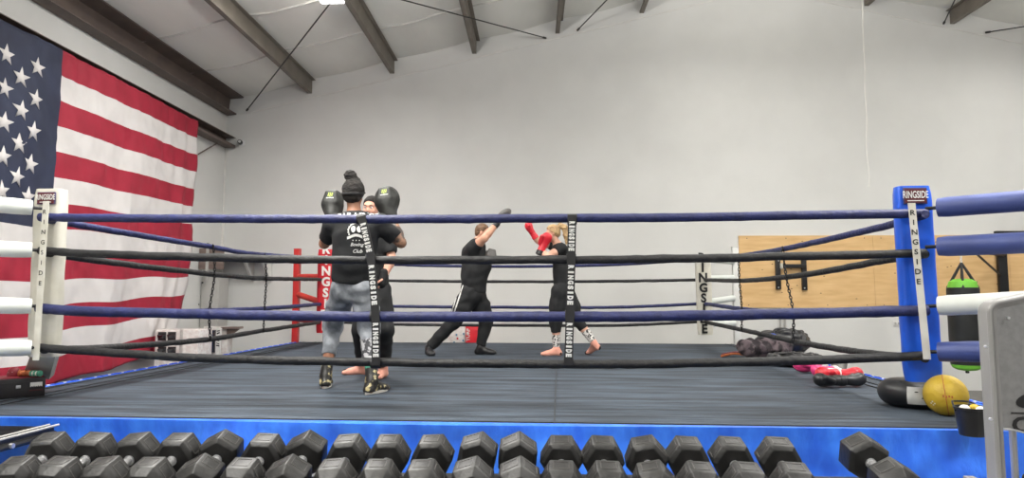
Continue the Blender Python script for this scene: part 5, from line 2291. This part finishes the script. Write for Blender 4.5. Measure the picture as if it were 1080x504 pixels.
mb.box(Vector((pf_.x, pf_.y, ZM + .052)), (.085, .003, .006), 'patch', rot)
mb.build('label_patch', t, label='white label with dark marks')
top = ZM + H + .006


def roll(px, py, r, L, ang, m, m2, label):
    p = at(px, py, cc.y - .02)
    a = Vector((math.cos(R(ang)), math.sin(R(ang)), 0))
    b = Vector((p.x, p.y, top + r))
    t = thing('hand_wrap_roll', label, 'hand wrap', (b.x, b.y, top), 'hand wraps on the black case')
    mb = MB()
    N_ = 5
    for k in range(N_):
        rr = r * (1 - .16 * (k % 2))
        mb.cyl(b + a * (-L / 2 + L * k / N_), b + a * (-L / 2 + L * (k + 1) / N_ - .001), rr, m=m if k % 2 == 0 else m2, n=16)
    mb.build('wound_cloth', t)


roll(27, 393, .026, .09, 10, 'orange', 'orange', 'orange brown rolled hand wrap on the black case')
roll(38, 394, .024, .08, -5, 'teal', 'strap_white', 'teal and white rolled hand wrap on the black case')
p = at(15, 391, cc.y)
t = thing('knit_cap', 'dark red domed cap with small white spots on the black case', 'cap', (p.x, p.y, top))
mb = MB()
mb.lathe([(.045, 0), (.047, .02), (.040, .045), (.022, .065), (.004, .072)], 'dark_red', 20, Matrix.Translation((p.x, p.y, top)))
mb.build('dome', t)
mb = MB()
for k in range(9):
    a = k * .7 + .2
    b = .3 + .12 * (k % 3)
    mb.ell((p.x + .043 * math.cos(a) * math.cos(b), p.y + .043 * math.sin(a) * math.cos(b), top + .02 + .035 * math.sin(b)), (.004, .004, .004), 'ink_w', n=6)
mb.build('white_spots', t)

# ================================================================== BLACK BUCKET AT THE RIGHT CORNER
c = at(1025, 445, 4.03)
zt3, zb3 = at(1025, 429, 4.03).z, at(1025, 459, 4.03).z
t = thing('chalk_bucket', 'small black bucket hooked on the ring edge beside the grey machine', 'bucket', (c.x, c.y, zb3))
mb = MB()
hh = zt3 - zb3
mb.lathe([(.062, 0), (.066, .008), (.083, hh - .012), (.088, hh - .010), (.088, hh), (.080, hh), (.062, .02)], 'glove_black', 28, Matrix.Translation((c.x, c.y, zb3)))
mb.build('bucket_body', t)
mb = MB()
mb.tube(catmull([(c.x - .085, c.y, zt3 - .02), (c.x - .05, c.y + .09, zt3 + .012), (c.x, c.y + .16, zt3 + .008), (c.x + .05, c.y + .09, zt3 + .012), (c.x + .085, c.y, zt3 - .02)], 6), .005, 'black_steel', 6)
mb.build('bail_handle', t)
mb = MB()
for (dx, dy, r_, m_) in ((-.03, 0, .03, 'strap_white'), (.02, .01, .034, 'yellow'), (.03, -.03, .028, 'blue_trim'), (-.01, -.04, .026, 'yellow')):
    pass
q_ = []
for (dx, dy, dz, r_, m_) in ((-.035, 0, .0, .03, 'strap_white'), (.03, .02, .004, .026, 'yellow'), (.035, -.03, .0, .026, 'strap_white')):
    mb.ell((c.x + dx, c.y + dy, zt3 + dz - .012), (r_, r_ * .9, r_ * .8), m_, n=12)
mb.build('rolled_cloths', t)

# ================================================================== THE BACK WALL'S THINGS
# plywood backing board
a0, a1 = atb(779, 248.5, VB - .03), atb(779, 324.5, VB - .03)
u0 = a0.dot(UN)
zt4, zb4 = a0.z, a1.z
u1 = u0 + 7.3
t = thing('plywood_panel', 'long plywood backing board screwed along the back wall', 'plywood board', B((u0 + u1) / 2, VB - .02, zb4))
xs_ = [u0, u0 + 2.44, u0 + 4.88, u1]
for ua, ub in zip(xs_[:-1], xs_[1:]):
    mb = MB()
    mb.prism([(ua + .002, zb4), (ub - .002, zb4), (ub - .002, zt4), (ua + .002, zt4)], B(0, VB - .03, 0), UN, ZV, VN, .028, 'ply')
    rnd = random.Random(int(ua * 10))
    for k in range(16):
        u = rnd.uniform(ua + .1, ub - .1)
        z = rnd.uniform(zb4 + .06, zt4 - .06)
        mb.ell(B(u, VB - .031, z), (.012 + .01 * rnd.random(), .002, .008), 'knot', BROT, n=8)
    for k in range(4):
        for z in (zb4 + .05, zt4 - .05):
            mb.ell(B(ua + .15 + k * (ub - ua - .3) / 3, VB - .031, z), (.009, .003, .009), 'rod', BROT, n=8)
    mb.build('plywood_sheet', t)

# wall rack of two uprights with a crossbar
t = thing('wall_rack', 'black wall rack of two short uprights and a crossbar on the plywood', 'wall rack', atb(834, 305, VB - .06))
for px_, ya, yb in ((820.5, 273, 305), (848, 270, 306)):
    mb = MB()
    a, b = atb(px_, ya, VB - .065), atb(px_, yb, VB - .065)
    mb.box((a + b) / 2, (.085, .06, (a - b).length), 'black_steel', BROT, .004)
    for s_ in (0.06, .94):
        mb.cyl(a.lerp(b, s_) - VN * .038, a.lerp(b, s_) - VN * .028, .012, m='chrome', n=8)
    mb.build('upright', t)
mb = MB()
a, b = atb(826, 280.5, VB - .10), atb(850, 280.5, VB - .10)
mb.box((a + b) / 2, ((a - b).length, .05, .07), 'black_steel', BROT, .004)
mb.build('crossbar', t)
mb = MB()
a = atb(824, 280.5, VB - .10)
mb.box(a, (.045, .06, .10), 'strap_white', BROT, .004)
mb.build('white_end_bracket', t)

# white conduits
for px_, ya, yb, lb in ((822, 308, 362, 'left of the two thin white pipes below the wall rack'), (827, 308, 362, 'right of the two thin white pipes below the wall rack')):
    a, b = atb(px_, ya, VB - .03), atb(px_, yb + 25, VB - .03)
    t = thing('wall_pipe', lb, 'pipe', (b.x, b.y, 0))
    mb = MB()
    mb.cyl((a.x, a.y, .05), (a.x, a.y, zb4 - .002), .020, m='grey_box', n=10)
    mb.build('pipe', t)
    mb = MB()
    for z in (.8, 1.4):
        mb.box((a.x, a.y + .01, z), (.075, .03, .03), 'grey_box', BROT, .004)
    mb.build('pipe_clip', t)

# bag bracket and heavy bag
Vb = 10.9
a = atb(1057, 262, VB - .07)
t = thing('bag_bracket', 'black steel wall bracket with diagonal brace carrying the heavy bag', 'wall bracket', a)
z_arm = atb(1015, 262.5, Vb).z
ztop = atb(1063, 245.5, VB - .2).z
up_ = atb(1057, 250, VB - .08)
lo_ = atb(1057, 312, VB - .08)
mb = MB()
mb.box((up_ + lo_) / 2, (.16, .06, (up_ - lo_).length), 'black_steel', BROT, .005)
mb.build('wall_plate', t)
ub = up_.dot(UN)
mb = MB()
e0, e1 = B(ub - .15, VB - .12, ztop), B(ub + .85, VB - .12, ztop)
mb.box((e0 + e1) / 2, (1.0, .08, .08), 'black_steel', BROT, .005)
mb.build('top_bar', t)
bc = atb(1013, 262, Vb)
ubag = bc.dot(UN)
mb = MB()
a = B(ub, VB - .10, z_arm)
b = B(ubag, Vb, z_arm)
mb.tube([a, b], .035, 'black_steel', 4)
mb.build('arm', t)
mb = MB()
mb.tube([atb(1055, 290, VB - .12), atb(1028, 266, VB - 1.0)], .025, 'black_steel', 4)
mb.build('diagonal_brace', t)
bt, bb = atb(1013, 302.5, Vb), atb(1013, 391, Vb)
rb = .225
t = thing('heavy_bag', 'black heavy bag with lime green ends hanging at the right', 'heavy bag', (bc.x, bc.y, bb.z))
mb = MB()
Mx = Matrix.Translation((bc.x, bc.y, 0))
mb.lathe([(rb * .97, bb.z + .10), (rb, bb.z + .14), (rb, bt.z - .04), (rb * .985, bt.z - .015), (rb * .95, bt.z - .01)], 'heavy', 32, Mx)
mb.build('bag_body', t)
mb = MB()
mb.lathe([(.03, bb.z), (rb * .6, bb.z + .015), (rb * .88, bb.z + .05), (rb * .97, bb.z + .10)], 'lime', 32, Mx)
mb.build('bottom_end', t, label='lime green bottom end')
mb = MB()
mb.lathe([(rb * .93, bt.z - .012), (rb * .85, bt.z + .08), (rb * .55, bt.z + .12), (.03, bt.z + .13)], 'lime', 32, Mx)
mb.build('top_end', t, label='lime green top end')
mb = MB()
mb.lathe([(.022, bb.z - .035), (.03, bb.z - .02), (.02, bb.z + .002)], 'chain', 10, Mx)
mb.build('bottom_ring', t)
hk = Vector((bc.x, bc.y, z_arm - .22))
for k in range(4):
    a_ = R(45 + 90 * k) + .3
    mb = MB()
    p0 = Vector((bc.x + rb * .9 * math.cos(a_), bc.y + rb * .9 * math.sin(a_), bt.z - .02))
    w_ = .022
    mb.tube([p0, p0.lerp(hk, .5), hk], [.022, .022, .018], 'glove_black', 6)
    mb.build('hanging_strap', t)
mb = MB()
zz = hk.z - .01
k = 0
while zz < z_arm - .03:
    s1 = Vector((1, 0, 0)) if k % 2 else Vector((0, 1, 0))
    mb.tube([Vector((bc.x, bc.y, zz)) + ZV * (.026 * math.cos(x)) + s1 * (.014 * math.sin(x)) for x in [2 * PI * i / 8 for i in range(8)]], .006, 'chrome', 5, closed=True)
    zz += .04
    k += 1
mb.build('swivel_chain', t)
# faint lettering stroke band on the bag, white swash
mb = MB()
vdir = nrm((-bc.x, -bc.y, 0))
side_ = ZV.cross(vdir)
zl = at(1008, 319.5, bc.y).z
for k in range(9):
    x0_, x1_ = -.12 + k * .026, -.12 + k * .026 + .019
    h0 = .012 + .010 * (k % 3 == 0) + .006 * (k % 2)
    vs = []
    for (x, z) in ((x0_, -h0), (x1_, -h0 * .6), (x1_, h0), (x0_, h0 * .7)):
        an = x / rb
        vs.append(Vector((bc.x, bc.y, zl + z + .02 * (k / 9))) + (vdir * math.cos(an) + side_ * math.sin(an)) * (rb + .002))
    mb.raw(vs, [[0, 1, 2, 3]], 'ink_w', False)
for k in range(3):
    an0, an1 = -.28 + k * .09, -.28 + k * .09 + .05
    vs = [Vector((bc.x, bc.y, zl - .055 + z)) + (vdir * math.cos(a_) + side_ * math.sin(a_)) * (rb + .002) for a_, z in ((an0, -.012), (an1, -.012), (an1, .012), (an0, .012))]
    mb.raw(vs, [[0, 1, 2, 3]], 'yellow', False)
mb.build('script_print', t)

# wall sockets
for px_, py_, lb in ((946, 341, 'small white wall socket left of the blue corner pad'),):
    c = atb(px_, py_, VB - .012)
    t = thing('wall_socket', lb, 'socket', c)
    mb = MB()
    mb.box(c, (.13, .012, .09), 'whitepaint', BROT, .004)
    mb.build('cover_plate', t)
    mb = MB()
    for s_ in (-1, 1):
        mb.box(c + UN * (.03 * s_) - VN * .008, (.035, .006, .045), 'grey_box', BROT, .003)
    mb.build('outlets', t)

# red box and white carton seen between the heavyset man's legs, standing behind the ring
Vr = 11.85
c0, c1 = atb(491, 342, Vr), atb(504.5, 364, Vr)
t = thing('red_box', 'red box with vertical white lettering seen between the heavyset man\'s legs', 'box', ((c0.x + c1.x) / 2, c0.y, .75))
w_ = (c1 - c0).dot(UN)
mb = MB()
cc_ = (c0 + c1) / 2 + VN * .12
mb.box(Vector((cc_.x, cc_.y, (c0.z + .75) / 2)), (w_, .24, c0.z - .75), 'red_plastic', BROT, .02)
mb.build('box_body', t)
mb = MB()
pc = atb(493.6, 353, Vr) - VN * .003
mb.text('TURF', pc, (0, 0, 1), -UN, .06, 'ink_w', .001, wide=1.15, bold=.03)
mb.build('lettering', t)
c0, c1 = atb(472, 342, Vr + .02), atb(490.5, 364, Vr)
w_ = (c1 - c0).dot(UN)
cc_ = (c0 + c1) / 2 + VN * .13
t = thing('white_carton', 'white carton with small coloured spots left of the red box', 'carton', (cc_.x, cc_.y, .75))
mb = MB()
mb.box(Vector((cc_.x, cc_.y, (c0.z + .75) / 2)), (w_, .24, c0.z - .75), 'white_card', BROT, .006)
mb.build('carton_body', t)
mb = MB()
for px_, py_, m_ in ((480, 347, 'pad_red'), (481.5, 353, 'dots_blue'), (482.5, 357, 'pad_red'), (489, 352, 'dots_blue'), (488.5, 359, 'dots_blue'), (479, 361, 'dots_blue')):
    mb.box(atb(px_, py_, Vr) - VN * .006 + UN * 0, (.03, .006, .035), m_, BROT)
mb.build('coloured_spots', t)
a, b = atb(470, 366, Vr - .05), atb(520, 366, Vr - .05)
t = thing('side_table', 'low table behind the far ropes carrying the red box and white carton', 'table', B(((a + b) / 2).dot(UN), Vr + .14, 0))
mb = MB()
mb.box(B(((a + b) / 2).dot(UN), Vr + .14, .735), ((b - a).length, .36, .03), 'whitepaint', BROT, .005)
mb.build('tabletop', t)
for su in (-1, 1):
    for sv_ in (-1, 1):
        mb = MB()
        q_ = B(((a + b) / 2).dot(UN) + su * ((b - a).length / 2 - .05), Vr + .14 + sv_ * .13, 0)
        mb.box(q_ + ZV * .36, (.035, .035, .72), 'black_steel', BROT)
        mb.build('leg', t)

# ================================================================== THE LEFT CORNER
# wooden shelf on white brackets
VS = 11.72
zs_ = atb(262, 270, 12.1).z
t = thing('wall_shelf', 'grey brown corner shelf on white diagonal brackets behind the flag side ropes', 'shelf', B(UL + .4, VB - .3, zs_))
uR = atb(281, 272, 12.12).dot(UN)
mb = MB()
mb.box(B((UL + .02 + uR) / 2, VB - .25, zs_), (uR - UL - .02, .46, .045), 'brownwood', BROT, .004)
mb.build('back_board', t)
mb = MB()
mb.box(B(UL + .235, (VS + VB - .5) / 2, zs_), (.43, VB - .5 - VS, .045), 'brownwood', BROT, .004)
mb.build('side_board', t)
for uu in (uR - .10, UL + .62):
    mb = MB()
    mb.prism([(-.02, zs_ - .024), (-.46, zs_ - .024), (-.46, zs_ - .08), (-.10, zs_ - .40), (-.02, zs_ - .46)], B(uu - .02, VB, 0), VN, ZV, UN, .045, 'whitepaint')
    mb.build('shelf_bracket', t)
mb = MB()
za, zb_ = atb(215, 284, VS).z, atb(215, 262, VS).z
mb.box(B(UL + .24, VS - .012, (za + zb_) / 2), (.44, .022, zb_ - za), 'brownwood', BROT, .003)
mb.build('front_board', t)
mb = MB()
mb.box(B(UL + .17, VS - .03, (za + zb_) / 2 - .05), (.05, .016, zb_ - za + .3), 'grey_box', BROT, .003)
mb.build('hanging_strip', t)
# grey cabinet on the left wall
V8 = 11.80
zc1 = atb(215, 292, V8).z
zc0 = .9
uc0, uc1 = UL + .02, UL + .34
t = thing('wall_cabinet', 'tall grey metal cabinet under the corner shelf beside the flag', 'cabinet', B((uc0 + uc1) / 2, V8 + .2, zc0))
mb = MB()
mb.box(B((uc0 + uc1) / 2, V8 + .2, (zc0 + zc1) / 2), (uc1 - uc0, .38, zc1 - zc0), 'grey_box', BROT, .006)
mb.build('cabinet_body', t)
mb = MB()
mb.box(B((uc0 + uc1) / 2, V8 + .002, (zc0 + zc1) / 2), (uc1 - uc0 - .05, .012, zc1 - zc0 - .06), 'grey_box', BROT, .003)
do_ = mb.build('door', t)
for px_, py_, r_ in ((213.5, 298, .018), (209.5, 321, .013)):
    mb = MB()
    mb.cyl(atb(px_, py_, V8 - .02), atb(px_, py_, V8), r_, m='rod', n=10)
    mb.build('lock', do_)

# white louvred units standing left behind the ring
V6 = 9.85


def slotted(pxa, pxb, pyt, V, depth, label, ztop=None):
    a, b = atb(pxa, pyt, V), atb(pxb, pyt, V)
    zt_ = a.z
    c = B((a.dot(UN) + b.dot(UN)) / 2, V + depth / 2, 0)
    w_ = b.dot(UN) - a.dot(UN)
    return c, w_, zt_


c, w_, z6 = slotted(164, 209, 348, V6, .45, '')
t = thing('slotted_cabinet', 'white cabinet with four dark slots behind the flag side ropes', 'cabinet', c)
mb = MB()
mb.box(c + ZV * z6 / 2, (w_, .45, z6), 'white_card', BROT, .012)
mb.build('cabinet_body', t)
for ix, px_ in enumerate((171, 181.3)):
    for iy, (py_, hh) in enumerate(((354.5, .125), (369, .095))):
        mb = MB()
        p_ = atb(px_, py_, V6 - .004)
        mb.box(p_, (.120, .010, hh), 'case', BROT, .004)
        mb.box(p_ - ZV * .0 - VN * .012, (.115, .03, hh * .42), 'silver', BROT @ Matrix.Rotation(R(30), 3, 'X'), .003)
        mb.build('slot', t)
mb = MB()
for k in range(3):
    mb.box(atb(190 + k * 1.2, 360, V6 - .004) , (.006, .006, .36), 'grey_box', BROT)
mb.build('panel_ribs', t)
V7 = 11.3
c, w_, z7 = slotted(208, 234, 345, V7, .40, '')
t = thing('duct_carton', 'white carton holding bright silver ducts left of the red far post', 'carton', c)
mb = MB()
mb.box(c + ZV * z7 / 2 + VN * .12, (w_, .20, z7), 'white_card', BROT, .008)
mb.build('carton_back', t)
ua, ub = atb(211, 350, V7).dot(UN), atb(227.5, 350, V7).dot(UN)
for k in range(2):
    uu = ua + (ub - ua) * (.25 + .5 * k)
    mb = MB()
    prof = []
    z = .75
    i_ = 0
    rad = (ub - ua) * .235
    while z < z7 - .05:
        prof.append((rad * (1 if i_ % 2 else .90), z))
        z += .022
        i_ += 1
    p_ = B(uu, V7 + .02, 0)
    mb.lathe(prof, 'silver', 20, Matrix.Translation((p_.x, p_.y, 0)))
    mb.build('silver_duct', t)
mb = MB()
u_a, u_b = atb(229, 350, V7).dot(UN), atb(234, 350, V7).dot(UN)
mb.box(B((u_a + u_b) / 2, V7 - .02, z7 / 2), (u_b - u_a, .05, z7 - .02), 'ink_w', BROT, .003)
rnd = random.Random(3)
zz = z7 - .06
while zz > .86:
    h_ = rnd.uniform(.02, .045)
    mb.box(B((u_a + u_b) / 2, V7 - .046, zz), ((u_b - u_a) * rnd.uniform(.45, .8), .004, h_ * .6), 'ink', BROT @ Matrix.Rotation(rnd.uniform(-.5, .5), 3, 'Y'))
    zz -= h_ + .012
mb.build('printed_edge', t)
mb = MB()
mb.box(B(u_b + .06, V7 + .25, z7 - .02), (.30, .22, .035), 'brownwood', BROT, .003)
mb.prism([(0, 0), (.22, 0), (0, -.16)], B(u_b + .0, V7 + .18, z7 - .04), UN, ZV, VN, .03, 'steel_dark')
mb.box(B(u_b - .06, V7 + .30, (z7 - .04) / 2), (.04, .04, z7 - .04), 'steel_dark', BROT)
o = tag(mb.build('bracket_stand'), 'small brown bracket stand behind the silver ducts', 'stand')

sc = bpy.context.scene
sc.view_settings.view_transform = 'Standard'
sc.view_settings.look = 'None'
sc.view_settings.gamma = 1.0
sc.view_settings.use_curve_mapping = False
sc.view_settings.exposure = -0.06
